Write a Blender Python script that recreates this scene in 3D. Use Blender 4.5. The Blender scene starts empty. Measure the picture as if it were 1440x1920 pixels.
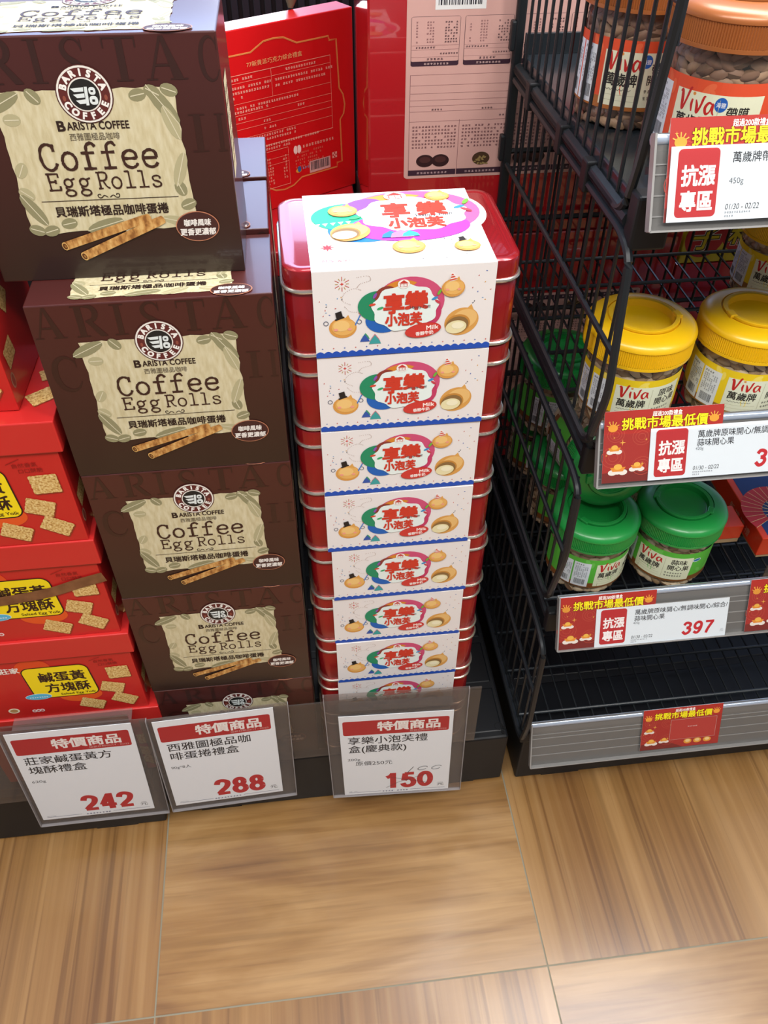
import bpy, bmesh, math, random
from mathutils import Vector, Matrix
from mathutils.geometry import tessellate_polygon
PI = math.pi
random.seed(7)
scene = bpy.context.scene
COL = scene.collection

# ------------------------------------------------------------------ camera
cd = bpy.data.cameras.new('camera')
cam = bpy.data.objects.new('camera', cd)
COL.objects.link(cam)
cd.sensor_fit = 'VERTICAL'
cd.sensor_height = 24.0
cd.lens = 1554.66 / 1920.0 * 24.0
cd.clip_start = 0.02
_r = Vector((0.993088, -0.117315, 0.003534)); _u = Vector((0.07966, 0.695829, 0.713776)); _f = Vector((0.086196, 0.708561, -0.700365))
cam.matrix_world = Matrix(((_r.x, _u.x, -_f.x, -0.01785), (_r.y, _u.y, -_f.y, -0.71616), (_r.z, _u.z, -_f.z, 1.40421), (0, 0, 0, 1)))
scene.camera = cam

# ------------------------------------------------------------------ light
EXPOSURE = 0.0
WORLD = 0.52
world = bpy.data.worlds.new('store_daylight')
scene.world = world
world.use_nodes = True
wn = world.node_tree
bgn = wn.nodes['Background']
tc = wn.nodes.new('ShaderNodeTexCoord')
sp = wn.nodes.new('ShaderNodeSeparateXYZ')
rmp = wn.nodes.new('ShaderNodeValToRGB')
mr = wn.nodes.new('ShaderNodeMapRange')
mr.inputs[1].default_value = -1; mr.inputs[2].default_value = 1
wn.links.new(tc.outputs['Generated'], sp.inputs[0])
wn.links.new(sp.outputs['Y'], mr.inputs[0])
wn.links.new(mr.outputs[0], rmp.inputs[0])
rmp.color_ramp.elements[0].position = 0.25; rmp.color_ramp.elements[0].color = (0.52, 0.52, 0.54, 1)
rmp.color_ramp.elements[1].position = 0.9; rmp.color_ramp.elements[1].color = (0.82, 1.02, 1.55, 1)
wn.links.new(rmp.outputs[0], bgn.inputs[0])
bgn.inputs[1].default_value = WORLD


def area_light(name, loc, size, power, color, target):
    l = bpy.data.lights.new(name, 'AREA')
    l.shape = 'RECTANGLE'; l.size = size[0]; l.size_y = size[1]; l.energy = power; l.color = color
    o = bpy.data.objects.new(name, l)
    COL.objects.link(o)
    o.location = loc
    o.rotation_euler = (Vector(target) - Vector(loc)).to_track_quat('-Z', 'Y').to_euler()
    return o


area_light('ceiling_light', (-0.2, -1.25, 3.0), (2.4, 0.35), 74, (1.0, 0.98, 0.95), (0.0, -0.6, 0.0))
area_light('ceiling_light', (0.80, 0.52, 3.0), (1.9, 0.75), 74, (0.97, 0.98, 1.0), (0.5, 0.2, 0.0))
area_light('ceiling_light', (1.5, -1.0, 2.9), (0.4, 1.6), 32, (1.0, 0.97, 0.92), (0.4, 0.0, 0.4))
area_light('window_daylight', (-0.3, 3.2, 2.40), (3.0, 0.85), 44, (0.42, 0.62, 1.0), (-0.2, 0.0, 1.1))
area_light('far_shop_lamp', (-0.10, 3.2, 1.66), (0.27, 0.32), 3.2, (0.95, 0.97, 1.0), (-0.05, 0.65, 1.07))
scene.view_settings.view_transform = 'Standard'
scene.view_settings.look = 'None'
scene.view_settings.gamma = 1.0
scene.view_settings.use_curve_mapping = False
scene.view_settings.exposure = EXPOSURE


# ------------------------------------------------------------------ materials
def lin(h):
    h = h.lstrip('#')
    out = []
    for i in (0, 2, 4):
        c = int(h[i:i + 2], 16) / 255
        out.append(c / 12.92 if c <= 0.04045 else ((c + 0.055) / 1.055) ** 2.4)
    return (*out, 1)


MATS = {}


def mat(name, col, rough=0.45, metal=0.0, coat=0.0, spec=0.5, coat_rough=0.08):
    if name in MATS:
        return MATS[name]
    m = bpy.data.materials.new(name)
    m.use_nodes = True
    b = m.node_tree.nodes['Principled BSDF']
    b.inputs['Base Color'].default_value = lin(col)
    b.inputs['Roughness'].default_value = rough
    b.inputs['Metallic'].default_value = metal
    b.inputs['Coat Weight'].default_value = coat
    b.inputs['Coat Roughness'].default_value = coat_rough
    b.inputs['Specular IOR Level'].default_value = spec
    MATS[name] = m
    return m


def noise_mat(name, cols, scale=40, stretch=(1, 1, 1), rough=0.45, coat=0.0, detail=4, spec=0.5, bump=0.0):
    if name in MATS:
        return MATS[name]
    m = mat(name, '#888888', rough, 0, coat, spec)
    nt = m.node_tree
    b = nt.nodes['Principled BSDF']
    t = nt.nodes.new('ShaderNodeTexCoord')
    mp = nt.nodes.new('ShaderNodeMapping')
    mp.inputs['Scale'].default_value = stretch
    n = nt.nodes.new('ShaderNodeTexNoise')
    n.inputs['Scale'].default_value = scale
    n.inputs['Detail'].default_value = detail
    r = nt.nodes.new('ShaderNodeValToRGB')
    r.color_ramp.elements[0].position = cols[0][0]; r.color_ramp.elements[0].color = lin(cols[0][1])
    r.color_ramp.elements[1].position = cols[-1][0]; r.color_ramp.elements[1].color = lin(cols[-1][1])
    for p, c in cols[1:-1]:
        e = r.color_ramp.elements.new(p); e.color = lin(c)
    nt.links.new(t.outputs['Object'], mp.inputs[0]); nt.links.new(mp.outputs[0], n.inputs[0])
    nt.links.new(n.outputs[0], r.inputs[0]); nt.links.new(r.outputs[0], b.inputs['Base Color'])
    if bump:
        bp = nt.nodes.new('ShaderNodeBump'); bp.inputs['Strength'].default_value = bump; bp.inputs['Distance'].default_value = 0.001
        nt.links.new(n.outputs[0], bp.inputs['Height']); nt.links.new(bp.outputs[0], b.inputs['Normal'])
    return m


def clear_mat(name, tint, haze=0.06, haze_col='#cfc8c0', gloss=0.35, rough=0.03):
    """thin clear plastic: straight-through transmission, a Fresnel reflection and a little haze"""
    if name in MATS:
        return MATS[name]
    m = bpy.data.materials.new(name)
    m.use_nodes = True
    nt = m.node_tree
    nt.nodes.clear()
    out = nt.nodes.new('ShaderNodeOutputMaterial')
    tr = nt.nodes.new('ShaderNodeBsdfTransparent'); tr.inputs[0].default_value = lin(tint)
    df = nt.nodes.new('ShaderNodeBsdfDiffuse'); df.inputs[0].default_value = lin(haze_col)
    gl = nt.nodes.new('ShaderNodeBsdfGlossy'); gl.inputs['Roughness'].default_value = rough
    m1 = nt.nodes.new('ShaderNodeMixShader'); m1.inputs[0].default_value = haze
    m2 = nt.nodes.new('ShaderNodeMixShader')
    fr = nt.nodes.new('ShaderNodeFresnel'); fr.inputs[0].default_value = 1.0 + gloss
    ge = nt.nodes.new('ShaderNodeNewGeometry')   # only the face turned to the light path reflects: the sheet does not trap light inside
    iv = nt.nodes.new('ShaderNodeMath'); iv.operation = 'SUBTRACT'; iv.inputs[0].default_value = 1.0
    mu = nt.nodes.new('ShaderNodeMath'); mu.operation = 'MULTIPLY'
    nt.links.new(ge.outputs['Backfacing'], iv.inputs[1]); nt.links.new(fr.outputs[0], mu.inputs[0]); nt.links.new(iv.outputs[0], mu.inputs[1])
    nt.links.new(tr.outputs[0], m1.inputs[1]); nt.links.new(df.outputs[0], m1.inputs[2])
    nt.links.new(m1.outputs[0], m2.inputs[1]); nt.links.new(gl.outputs[0], m2.inputs[2])
    nt.links.new(mu.outputs[0], m2.inputs[0]); nt.links.new(m2.outputs[0], out.inputs[0])
    MATS[name] = m
    return m


def ink(col, rough=0.5, coat=0.0):
    return mat('ink_' + col.strip('#') + ('_c' if coat else ''), col, rough, 0, coat)


# ------------------------------------------------------------------ object helpers
def link_mesh(name, me, parent=None):
    o = bpy.data.objects.new(name, me)
    COL.objects.link(o)
    if parent:
        o.parent = parent
    return o


def tag(o, label=None, cat=None, group=None, kind=None):
    if label: o['label'] = label
    if cat: o['category'] = cat
    if group: o['group'] = group
    if kind: o['kind'] = kind
    return o


def thing(name, label, cat, loc=(0, 0, 0), rot=(0, 0, 0), group=None):
    o = bpy.data.objects.new(name, None)
    COL.objects.link(o)
    o.empty_display_size = 0.02
    o.location = loc
    o.rotation_euler = rot
    return tag(o, label, cat, group)


def copy_tree(o, parent=None):
    c = o.copy()
    COL.objects.link(c)
    if parent:
        c.parent = parent
    for ch in list(o.children):
        copy_tree(ch, c)
    return c


def copy_thing(o, loc, rot, label, group=None, cat=None):
    c = copy_tree(o)
    c.location = loc
    c.rotation_euler = rot
    return tag(c, label, cat, group)


class MB:
    def __init__(s):
        s.v = []; s.f = []; s.m = []; s.smooth = []; s.mats = []

    def slot(s, m):
        if m is None:
            return 0
        if m not in s.mats:
            s.mats.append(m)
        return s.mats.index(m)

    def add(s, vs, fs, m=None, smooth=False):
        k = len(s.v); i = s.slot(m)
        s.v += [tuple(v) for v in vs]
        for f in fs:
            s.f.append([a + k for a in f]); s.m.append(i); s.smooth.append(smooth)
        return s

    def box(s, x0, x1, y0, y1, z0, z1, m=None):
        vs = [(x, y, z) for z in (z0, z1) for y in (y0, y1) for x in (x0, x1)]
        return s.add(vs, [(0, 2, 3, 1), (4, 5, 7, 6), (0, 1, 5, 4), (2, 6, 7, 3), (0, 4, 6, 2), (1, 3, 7, 5)], m)

    def tube(s, pts, r, n=8, m=None, closed=False, caps=True):
        pts = [Vector(p) for p in pts]
        N = len(pts); rings = []
        for i, p in enumerate(pts):
            if closed:
                d = (pts[(i + 1) % N] - pts[i - 1]).normalized()
            else:
                a = pts[max(i - 1, 0)]; b = pts[min(i + 1, N - 1)]
                d = (b - a).normalized()
            ref = Vector((0, 0, 1)) if abs(d.z) < 0.9 else Vector((1, 0, 0))
            u = d.cross(ref).normalized(); w = d.cross(u)
            rr = r[i] if isinstance(r, (list, tuple)) else r
            rings.append([p + u * rr * math.cos(2 * PI * k / n) + w * rr * math.sin(2 * PI * k / n) for k in range(n)])
        vs = [v for rg in rings for v in rg]; fs = []
        for i in range(N if closed else N - 1):
            j = (i + 1) % N
            for k in range(n):
                fs.append((i * n + k, i * n + (k + 1) % n, j * n + (k + 1) % n, j * n + k))
        if not closed and caps:
            fs.append(tuple(range(n))); fs.append(tuple((N - 1) * n + k for k in reversed(range(n))))
        return s.add(vs, fs, m, True)

    def loops(s, rings, m=None, smooth=True, cap0=True, cap1=True):
        n = len(rings[0]); vs = [v for r in rings for v in r]; fs = []
        for i in range(len(rings) - 1):
            for k in range(n):
                fs.append((i * n + k, i * n + (k + 1) % n, (i + 1) * n + (k + 1) % n, (i + 1) * n + k))
        if cap0: fs.append(tuple(reversed(range(n))))
        if cap1: fs.append(tuple((len(rings) - 1) * n + k for k in range(n)))
        return s.add(vs, fs, m, smooth)

    def lathe(s, prof, n=64, m=None, cap0=True, cap1=True, cx=0, cy=0):
        return s.loops([[(cx + r * math.cos(2 * PI * k / n), cy + r * math.sin(2 * PI * k / n), z) for k in range(n)] for r, z in prof], m, True, cap0, cap1)

    def build(s, name, m=None, parent=None, bevel=0, seg=2):
        me = bpy.data.meshes.new(name)
        me.from_pydata(s.v, [], s.f)
        for mm in (s.mats or [m]):
            me.materials.append(mm)
        me.polygons.foreach_set('material_index', s.m)
        me.polygons.foreach_set('use_smooth', s.smooth)
        bm = bmesh.new(); bm.from_mesh(me)
        bmesh.ops.recalc_face_normals(bm, faces=bm.faces)
        bm.to_mesh(me); bm.free()
        me.update()
        o = link_mesh(name, me, parent)
        if any(s.smooth):
            try:
                me.set_sharp_from_angle(angle=math.radians(42))
            except Exception:
                pass
        if bevel:
            b = o.modifiers.new('edge', 'BEVEL'); b.width = bevel; b.segments = seg; b.limit_method = 'ANGLE'
        return o


# ------------------------------------------------------------------ lettering
_gl = {}
CHARS = ("享樂小泡芙禮盒慶典款特價商品莊家鹹蛋黃方塊酥西雅圖極品咖啡捲貝瑞斯塔風味更香濃郁挑戰市場最低抗漲專區萬歲牌原開心無調綜合蒜果"
         "帶膜超過款元香醇牛奶義美子箱自然口齒留促銷日期海鹽綜味新來禮人貴派巧克力夾心附層"
         "0123456789/-*:().,BARISTACOFFEErolsgHappyPuffMikSnceaindtEYVvuj! %~")


def _mesh_text(strings):
    obs = []
    for t in strings:
        c = bpy.data.curves.new('glyph', 'FONT'); c.body = t; c.fill_mode = 'FRONT'; c.resolution_u = 3
        o = bpy.data.objects.new('glyph', c); COL.objects.link(o); obs.append((t, o, c))
    dg = bpy.context.evaluated_depsgraph_get()
    out = {}
    for t, o, c in obs:
        me = bpy.data.meshes.new_from_object(o.evaluated_get(dg))
        out[t] = ([(v.co.x, v.co.y) for v in me.vertices], [tuple(p.vertices) for p in me.polygons])
        bpy.data.meshes.remove(me)
    for t, o, c in obs:
        bpy.data.objects.remove(o); bpy.data.curves.remove(c)
    return out


def _load(chars):
    chars = [c for c in dict.fromkeys(chars) if c not in _gl and c != ' ']
    lat = [c for c in chars if ord(c) < 0x2000]
    res = _mesh_text(chars + ['H' + c + 'H' for c in lat] + ['HH'])
    wd = lambda k: max(p[0] for p in res[k][0]) - min(p[0] for p in res[k][0])
    hh = wd('HH')
    for c in chars:
        _gl[c] = (res[c][0], res[c][1], wd('H' + c + 'H') - hh if ord(c) < 0x2000 else 1.0)


_load(CHARS)
_gl[' '] = ([], [], 0.3)


class Art:
    """flat printing on a W x H sheet (metres, y up), layered by tiny steps, then wrapped onto a surface"""
    LT = 0.00013

    def __init__(s, W, H):
        s.W = W; s.H = H; s.v = []; s.f = []; s.mi = []; s.mats = []

    def slot(s, m):
        if isinstance(m, str): m = ink(m)
        if m not in s.mats: s.mats.append(m)
        return s.mats.index(m)

    def P(s, u, v):
        return (u * s.W, (1 - v) * s.H)

    def raw(s, pts, faces, m, L):
        k = len(s.v); i = s.slot(m)
        s.n = (getattr(s, 'n', 0) + 1) % 25
        s.v += [(p[0], p[1], L + .036 * s.n) for p in pts]
        for f in faces:
            s.f.append([a + k for a in f]); s.mi.append(i)

    def poly(s, pts, m, L, holes=()):
        lp = [[Vector((p[0], p[1], 0)) for p in q] for q in [pts, *holes]]
        flat = [p for q in lp for p in q]
        s.raw(flat, tessellate_polygon(lp), m, L)

    def rect(s, x0, y0, x1, y1, m, L):
        s.raw([(x0, y0), (x1, y0), (x1, y1), (x0, y1)], [(0, 1, 2, 3)], m, L)

    def urect(s, u0, v0, u1, v1, m, L):
        s.rect(u0 * s.W, (1 - v1) * s.H, u1 * s.W, (1 - v0) * s.H, m, L)

    def rrect_pts(s, x0, y0, x1, y1, r, n=5):
        pts = []
        for cx, cy, a in ((x1 - r, y1 - r, 0), (x0 + r, y1 - r, 90), (x0 + r, y0 + r, 180), (x1 - r, y0 + r, 270)):
            for k in range(n + 1):
                t = math.radians(a + 90 * k / n); pts.append((cx + r * math.cos(t), cy + r * math.sin(t)))
        return pts

    def rrect(s, x0, y0, x1, y1, r, m, L, shear=0, edge=None, ew=0):
        pts = s.rrect_pts(x0, y0, x1, y1, r)
        if edge:
            q = s.rrect_pts(x0 - ew, y0 - ew, x1 + ew, y1 + ew, r + ew)
            s.poly([(x + shear * (y - y0), y) for x, y in q], edge, L); L += 1
        s.poly([(x + shear * (y - y0), y) for x, y in pts], m, L)

    def ell_pts(s, cx, cy, rx, ry, rot=0, n=36, a0=0, a1=360):
        c, q = math.cos(math.radians(rot)), math.sin(math.radians(rot)); out = []
        full = abs(a1 - a0) >= 360
        for k in range(n if full else n + 1):
            t = math.radians(a0 + (a1 - a0) * k / n); x = rx * math.cos(t); y = ry * math.sin(t)
            out.append((cx + x * c - y * q, cy + x * q + y * c))
        return out

    def ell(s, cx, cy, rx, ry, m, L, rot=0, n=36, a0=0, a1=360):
        s.poly(s.ell_pts(cx, cy, rx, ry, rot, n, a0, a1), m, L)

    def ring(s, cx, cy, rx, ry, w, m, L, rot=0, n=36, a0=0, a1=360):
        o = s.ell_pts(cx, cy, rx, ry, rot, n, a0, a1); i = s.ell_pts(cx, cy, rx - w, ry - w, rot, n, a0, a1)
        N = len(o); fs = [(k, (k + 1) % N, N + (k + 1) % N, N + k) for k in range(N if abs(a1 - a0) >= 360 else N - 1)]
        s.raw(o + i, fs, m, L)

    def star(s, cx, cy, r, m, L, n=5, inner=0.45, rot=90):
        s.poly([(cx + (r if k % 2 == 0 else r * inner) * math.cos(math.radians(rot + 180 * k / n)), cy + (r if k % 2 == 0 else r * inner) * math.sin(math.radians(rot + 180 * k / n))) for k in range(2 * n)], m, L)

    def stroke(s, pts, w, m, L, closed=False):
        N = len(pts); a = []; b = []
        for i, p in enumerate(pts):
            if closed:
                q0, q1 = pts[i - 1], pts[(i + 1) % N]
            else:
                q0, q1 = pts[max(i - 1, 0)], pts[min(i + 1, N - 1)]
            dx, dy = q1[0] - q0[0], q1[1] - q0[1]; l = math.hypot(dx, dy) or 1
            ww = (w[i] if isinstance(w, (list, tuple)) else w) / 2
            a.append((p[0] - dy / l * ww, p[1] + dx / l * ww)); b.append((p[0] + dy / l * ww, p[1] - dx / l * ww))
        s.raw(a + b, [(k, (k + 1) % N, N + (k + 1) % N, N + k) for k in range(N if closed else N - 1)], m, L)

    def line(s, x0, y0, x1, y1, w, m, L):
        s.stroke([(x0, y0), (x1, y1)], w, m, L)

    def dots(s, pts, r, m, L):
        for p in pts:
            s.ell(p[0], p[1], r, r, m, L, n=6)

    def text(s, t, x, y, em, m, L, w=None, bold=0.0, rot=0, shear=0.0, align='l', sp=0.0, sx=1.0):
        _load(t)
        adv = sum(_gl[c][2] + sp for c in t) - sp
        if w: sx = w / (adv * em)
        tw = adv * em * sx
        x0 = {'l': 0, 'c': -tw / 2, 'r': -tw}[align]
        c, q = math.cos(math.radians(rot)), math.sin(math.radians(rot))
        offs = [(0, 0)] if not bold else [(bold * i, bold * j) for i in (-1, 1) for j in (-1, 1)]
        if bold > 0.03:
            offs += [(0, 0), (bold, 0), (-bold, 0), (0, bold), (0, -bold)]
        pen = 0
        for ch in t:
            vs, fs, a = _gl[ch]
            for ox, oy in (offs if vs else ()):
                pts = []
                for vx, vy in vs:
                    lx = x0 + (pen + vx + ox) * em * sx; ly = (vy + oy) * em
                    lx += shear * ly
                    pts.append((x + lx * c - ly * q, y + lx * q + ly * c))
                s.raw(pts, fs, m, L)
            pen += a + sp
        return tw

    def arc_text(s, t, cx, cy, r, em, m, L, mid=90, step=20, inward=False, bold=0.02):
        n = len(t)
        for i, ch in enumerate(t):
            k = i - (n - 1) / 2
            a = mid - k * step if not inward else mid + k * step
            px = cx + r * math.cos(math.radians(a)); py = cy + r * math.sin(math.radians(a))
            s.text(ch, px, py, em, m, L, rot=(a - 90) if not inward else (a + 90), align='c', bold=bold)

    def print_rows(s, x, y, n, em, m, L, rng, gap=0.12):
        """rows of printing too small to read: little bundles of strokes"""
        for i in range(n):
            if rng.random() < gap: continue
            x0 = x + i * em
            for k in range(3):
                yy = y + em * (0.1 + 0.28 * k) * 0.95; a = rng.uniform(0, .25); b = rng.uniform(.6, .85)
                s.rect(x0 + em * a, yy, x0 + em * b, yy + em * .13, m, L)
            vx = x0 + em * rng.uniform(.2, .6)
            s.rect(vx, y + em * .08, vx + em * .13, y + em * .82, m, L)

    def barcode(s, x0, y0, x1, y1, L, rng, bg='#ecebe8', pad=0.06):
        s.rect(x0, y0, x1, y1, bg, L)
        w = x1 - x0; x = x0 + w * pad
        while x < x1 - w * pad:
            b = w * rng.choice((.012, .02, .03)); s.rect(x, y0 + (y1 - y0) * .2, min(x + b, x1 - w * pad), y1 - (y1 - y0) * .06, '#22222c', L + 1)
            x += b + w * rng.choice((.012, .02, .028))

    def build(s, name, fn, parent=None, cuts=0):
        me = bpy.data.meshes.new(name)
        if cuts:
            bm = bmesh.new(); vv = [bm.verts.new((v[0], v[1], v[2] * s.LT)) for v in s.v]
            for f, i in zip(s.f, s.mi):
                try:
                    bm.faces.new([vv[a] for a in f]).material_index = i
                except ValueError:
                    pass
            for k in range(1, cuts):
                x = s.W * k / cuts
                bmesh.ops.bisect_plane(bm, geom=bm.verts[:] + bm.edges[:] + bm.faces[:], plane_co=(x, 0, 0), plane_no=(1, 0, 0), dist=1e-7)
            for v in bm.verts: v.co = fn(*v.co)
            bm.to_mesh(me); bm.free()
        else:
            me.from_pydata([tuple(fn(x, y, z * s.LT)) for x, y, z in s.v], [], s.f)
            me.polygons.foreach_set('material_index', s.mi)
        for m in s.mats: me.materials.append(m)
        me.update()
        return link_mesh(name, me, parent)


DIG = {
    '0': ([[(.5 + .34 * math.cos(t * PI / 12), .5 + .41 * math.sin(t * PI / 12)) for t in range(25)]], []),
    '1': ([[(.14, .72), (.4, .8), (.56, .97)]], [[(.56, 1), (.56, 0)]]),
    '2': ([[(.15, .68), (.25, .86), (.5, .91), (.78, .82), (.81, .65), (.68, .46), (.4, .27), (.2, .1)]], [[(.12, .09), (.88, .09)]]),
    '3': ([[(.15, .74), (.3, .9), (.55, .9), (.77, .78), (.7, .58), (.45, .52)], [(.45, .52), (.76, .45), (.83, .27), (.65, .1), (.4, .08), (.13, .26)]], []),
    '4': ([], [[(.66, 1), (.66, 0)], [(.62, .93), (.13, .3)], [(.06, .27), (.96, .27)]]),
    '5': ([[(.21, .47), (.4, .6), (.65, .57), (.82, .38), (.76, .17), (.5, .08), (.25, .12), (.12, .28)]], [[(.24, .91), (.84, .91)], [(.3, .92), (.21, .47)]]),
    '7': ([[(.82, .9), (.6, .55), (.45, .25), (.4, 0)]], [[(.1, .91), (.92, .91)]]),
    '8': ([[(.5 + .26 * math.cos(t * PI / 10), .71 + .2 * math.sin(t * PI / 10)) for t in range(21)], [(.5 + .33 * math.cos(t * PI / 10), .29 + .22 * math.sin(t * PI / 10)) for t in range(21)]], []),
    '9': ([[(.49 + .32 * math.cos(t * PI / 10), .66 + .25 * math.sin(t * PI / 10)) for t in range(21)], [(.81, .7), (.8, .4), (.66, .15), (.45, .08), (.18, .2)]], [])}


def digits(a, t, x, y, h, w, m, L, th=.2, shear=0):
    cw = w / len(t)
    for i, ch in enumerate(t):
        cur, seg = DIG[ch]
        tr = lambda p: (x + (i + p[0] * .94) * cw + shear * p[1] * h, y + p[1] * h)
        for c in cur: a.stroke([tr(p) for p in smooth_path(c, 5)], h * th, m, L)
        for c in seg: a.stroke([tr(p) for p in c], h * th * (.9 if c[0][1] == c[1][1] else 1.05), m, L)


def bez(p0, p1, p2, p3, n=10):
    return [tuple((1 - t) ** 3 * a + 3 * (1 - t) ** 2 * t * b + 3 * (1 - t) * t * t * c + t ** 3 * d for a, b, c, d in zip(p0, p1, p2, p3)) for t in [k / n for k in range(n + 1)]]


def smooth_path(pts, n=5):
    out = []
    for i in range(len(pts) - 1):
        p0 = pts[max(i - 1, 0)]; p1 = pts[i]; p2 = pts[i + 1]; p3 = pts[min(i + 2, len(pts) - 1)]
        for k in range(n):
            t = k / n
            out.append(tuple(.5 * (2 * b + (c - a) * t + (2 * a - 5 * b + 4 * c - d) * t * t + (3 * b - a - 3 * c + d) * t ** 3) for a, b, c, d in zip(p0, p1, p2, p3)))
    out.append(tuple(pts[-1]))
    return out

# ------------------------------------------------------------------ printed artwork
TYPE = {
    'C': ([[(.85, .76), (.78, .93), (.5, 1.0), (.2, .85), (.1, .5), (.2, .15), (.5, 0), (.78, .1), (.9, .27)]], [[(.85, 1), (.85, .72)]]),
    'o': ([[(.5 + .37 * math.cos(t * PI / 8), .33 + .33 * math.sin(t * PI / 8)) for t in range(17)]], []),
    'f': ([[(.92, .86), (.75, 1.0), (.5, .93), (.42, .72), (.42, 0)]], [[(.1, .63), (.82, .63)], [(.1, .02), (.78, .02)]]),
    'e': ([[(.85, .36), (.8, .58), (.5, .67), (.2, .55), (.13, .33), (.22, .1), (.5, 0), (.75, .05), (.88, .17)]], [[(.15, .36), (.86, .36)]]),
    'E': ([], [[(.22, 0), (.22, 1)], [(.06, .02), (.92, .02)], [(.9, 0), (.9, .26)], [(.06, .98), (.9, .98)], [(.88, 1), (.88, .76)], [(.22, .52), (.65, .52)], [(.65, .4), (.65, .64)]]),
    'g': ([[(.42 + .27 * math.cos(t * PI / 8), .42 + .23 * math.sin(t * PI / 8)) for t in range(17)], [(.45 + .34 * math.cos(t * PI / 8), -.18 + .18 * math.sin(t * PI / 8)) for t in range(17)], [(.28, .22), (.2, .12), (.4, .02)]], [[(.62, .58), (.92, .68)]]),
    'R': ([[(.5, 1), (.8, .93), (.86, .75), (.75, .56), (.5, .5), (.2, .5)], [(.5, .5), (.72, .15), (.98, .02)]], [[(.22, 0), (.22, 1)], [(.04, .02), (.42, .02)], [(.04, .98), (.55, .98)]]),
    'l': ([], [[(.5, 0), (.5, 1)], [(.15, .98), (.5, .98)], [(.1, .02), (.9, .02)]]),
    's': ([[(.8, .48), (.74, .62), (.5, .67), (.22, .6), (.25, .42), (.5, .35), (.78, .25), (.78, .08), (.5, 0), (.25, .05), (.17, .2)]], []),
}


def typewriter(a, t, x, y, h, w, m, L, lw, rng):
    cw = w / len(t)
    for i, ch in enumerate(t):
        if ch == ' ': continue
        cur, seg = TYPE[ch]
        tr = lambda p: (x + i * cw + p[0] * cw * .92, y + p[1] * h)
        for c in cur:
            q = [tr(p) for p in smooth_path(c, 4)]
            a.stroke(q, [lw * rng.uniform(.75, 1.2) for _ in q], m, L)
        for c in seg:
            (x0, y0), (x1, y1) = tr(c[0]), tr(c[1])
            q = [(x0 + (x1 - x0) * k / 5, y0 + (y1 - y0) * k / 5) for k in range(6)]
            a.stroke(q, [lw * rng.uniform(.75, 1.2) for _ in q], m, L)


def serif_word(a, items, m, L):
    """large tone-on-tone roman capitals: (letter, x, y, w, h)"""
    for ch, x, y, w, h in items:
        T, t, e = w * .2, w * .055, h * .03
        R = lambda x0, y0, x1, y1: a.rect(x + x0 * w, y + y0 * h, x + x1 * w, y + y1 * h, m, L)
        if ch == 'I':
            a.rect(x + w * .3, y, x + w * .7, y + h, m, L); R(0, 0, 1, .03); R(0, .97, 1, 1)
        elif ch == 'T':
            R(.4, 0, .62, 1); R(.25, 0, .77, .03); R(0, .96, 1, 1); R(0, .76, .04, 1); R(.96, .76, 1, 1)
        elif ch == 'A':
            a.poly([(x + .46 * w, y + h), (x + .56 * w, y + h), (x + .95 * w, y), (x + .7 * w, y)], m, L)
            a.poly([(x + .45 * w, y + h), (x + .5 * w, y + h * .95), (x + .15 * w, y), (x + .09 * w, y)], m, L)
            R(.25, .32, .7, .37); R(0, 0, .28, .03); R(.6, 0, 1.05, .03)
        elif ch == 'R':
            R(.12, 0, .34, 1); R(0, 0, .46, .03); R(0, .97, .5, 1)
            q = [(x + p * w, y + r * h) for p, r in smooth_path([(.45, .985), (.68, .95), (.78, .76), (.66, .55), (.4, .5)], 5)]
            a.stroke(q, [w * (.04 + .15 * math.sin(PI * k / (len(q) - 1))) for k in range(len(q))], m, L)
            a.poly([(x + .42 * w, y + .5 * h), (x + .62 * w, y + .5 * h), (x + 1.05 * w, y), (x + .8 * w, y)], m, L)
        elif ch in 'CO':
            pts = smooth_path([(.9, .8), (.75, .95), (.5, 1), (.2, .85), (.08, .5), (.2, .15), (.5, 0), (.78, .06), (.95, .25)], 5)
            q = [(x + p * w, y + r * h) for p, r in pts]
            a.stroke(q, [w * (.04 + .18 * math.sin(PI * k / (len(q) - 1)) ** 2) for k in range(len(q))], m, L)
            if ch == 'C': R(.88, .7, .92, 1)
        elif ch == 'S':
            q = [(x + p * w, y + r * h) for p, r in smooth_path([(.85, .8), (.7, .96), (.4, .99), (.15, .82), (.25, .6), (.6, .43), (.85, .25), (.7, .05), (.35, .01), (.1, .2)], 5)]
            a.stroke(q, [w * (.05 + .17 * math.sin(PI * k / (len(q) - 1)) ** 2) for k in range(len(q))], m, L); R(.84, .72, .88, .98); R(.08, 0, .12, .28)


LINEN = noise_mat('linen_paper', [(.3, '#c3b68e'), (.5, '#cfc49e'), (.7, '#d8cfae')], 260, (1, 1, .25), .55)
BROWNBOX = None


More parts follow.
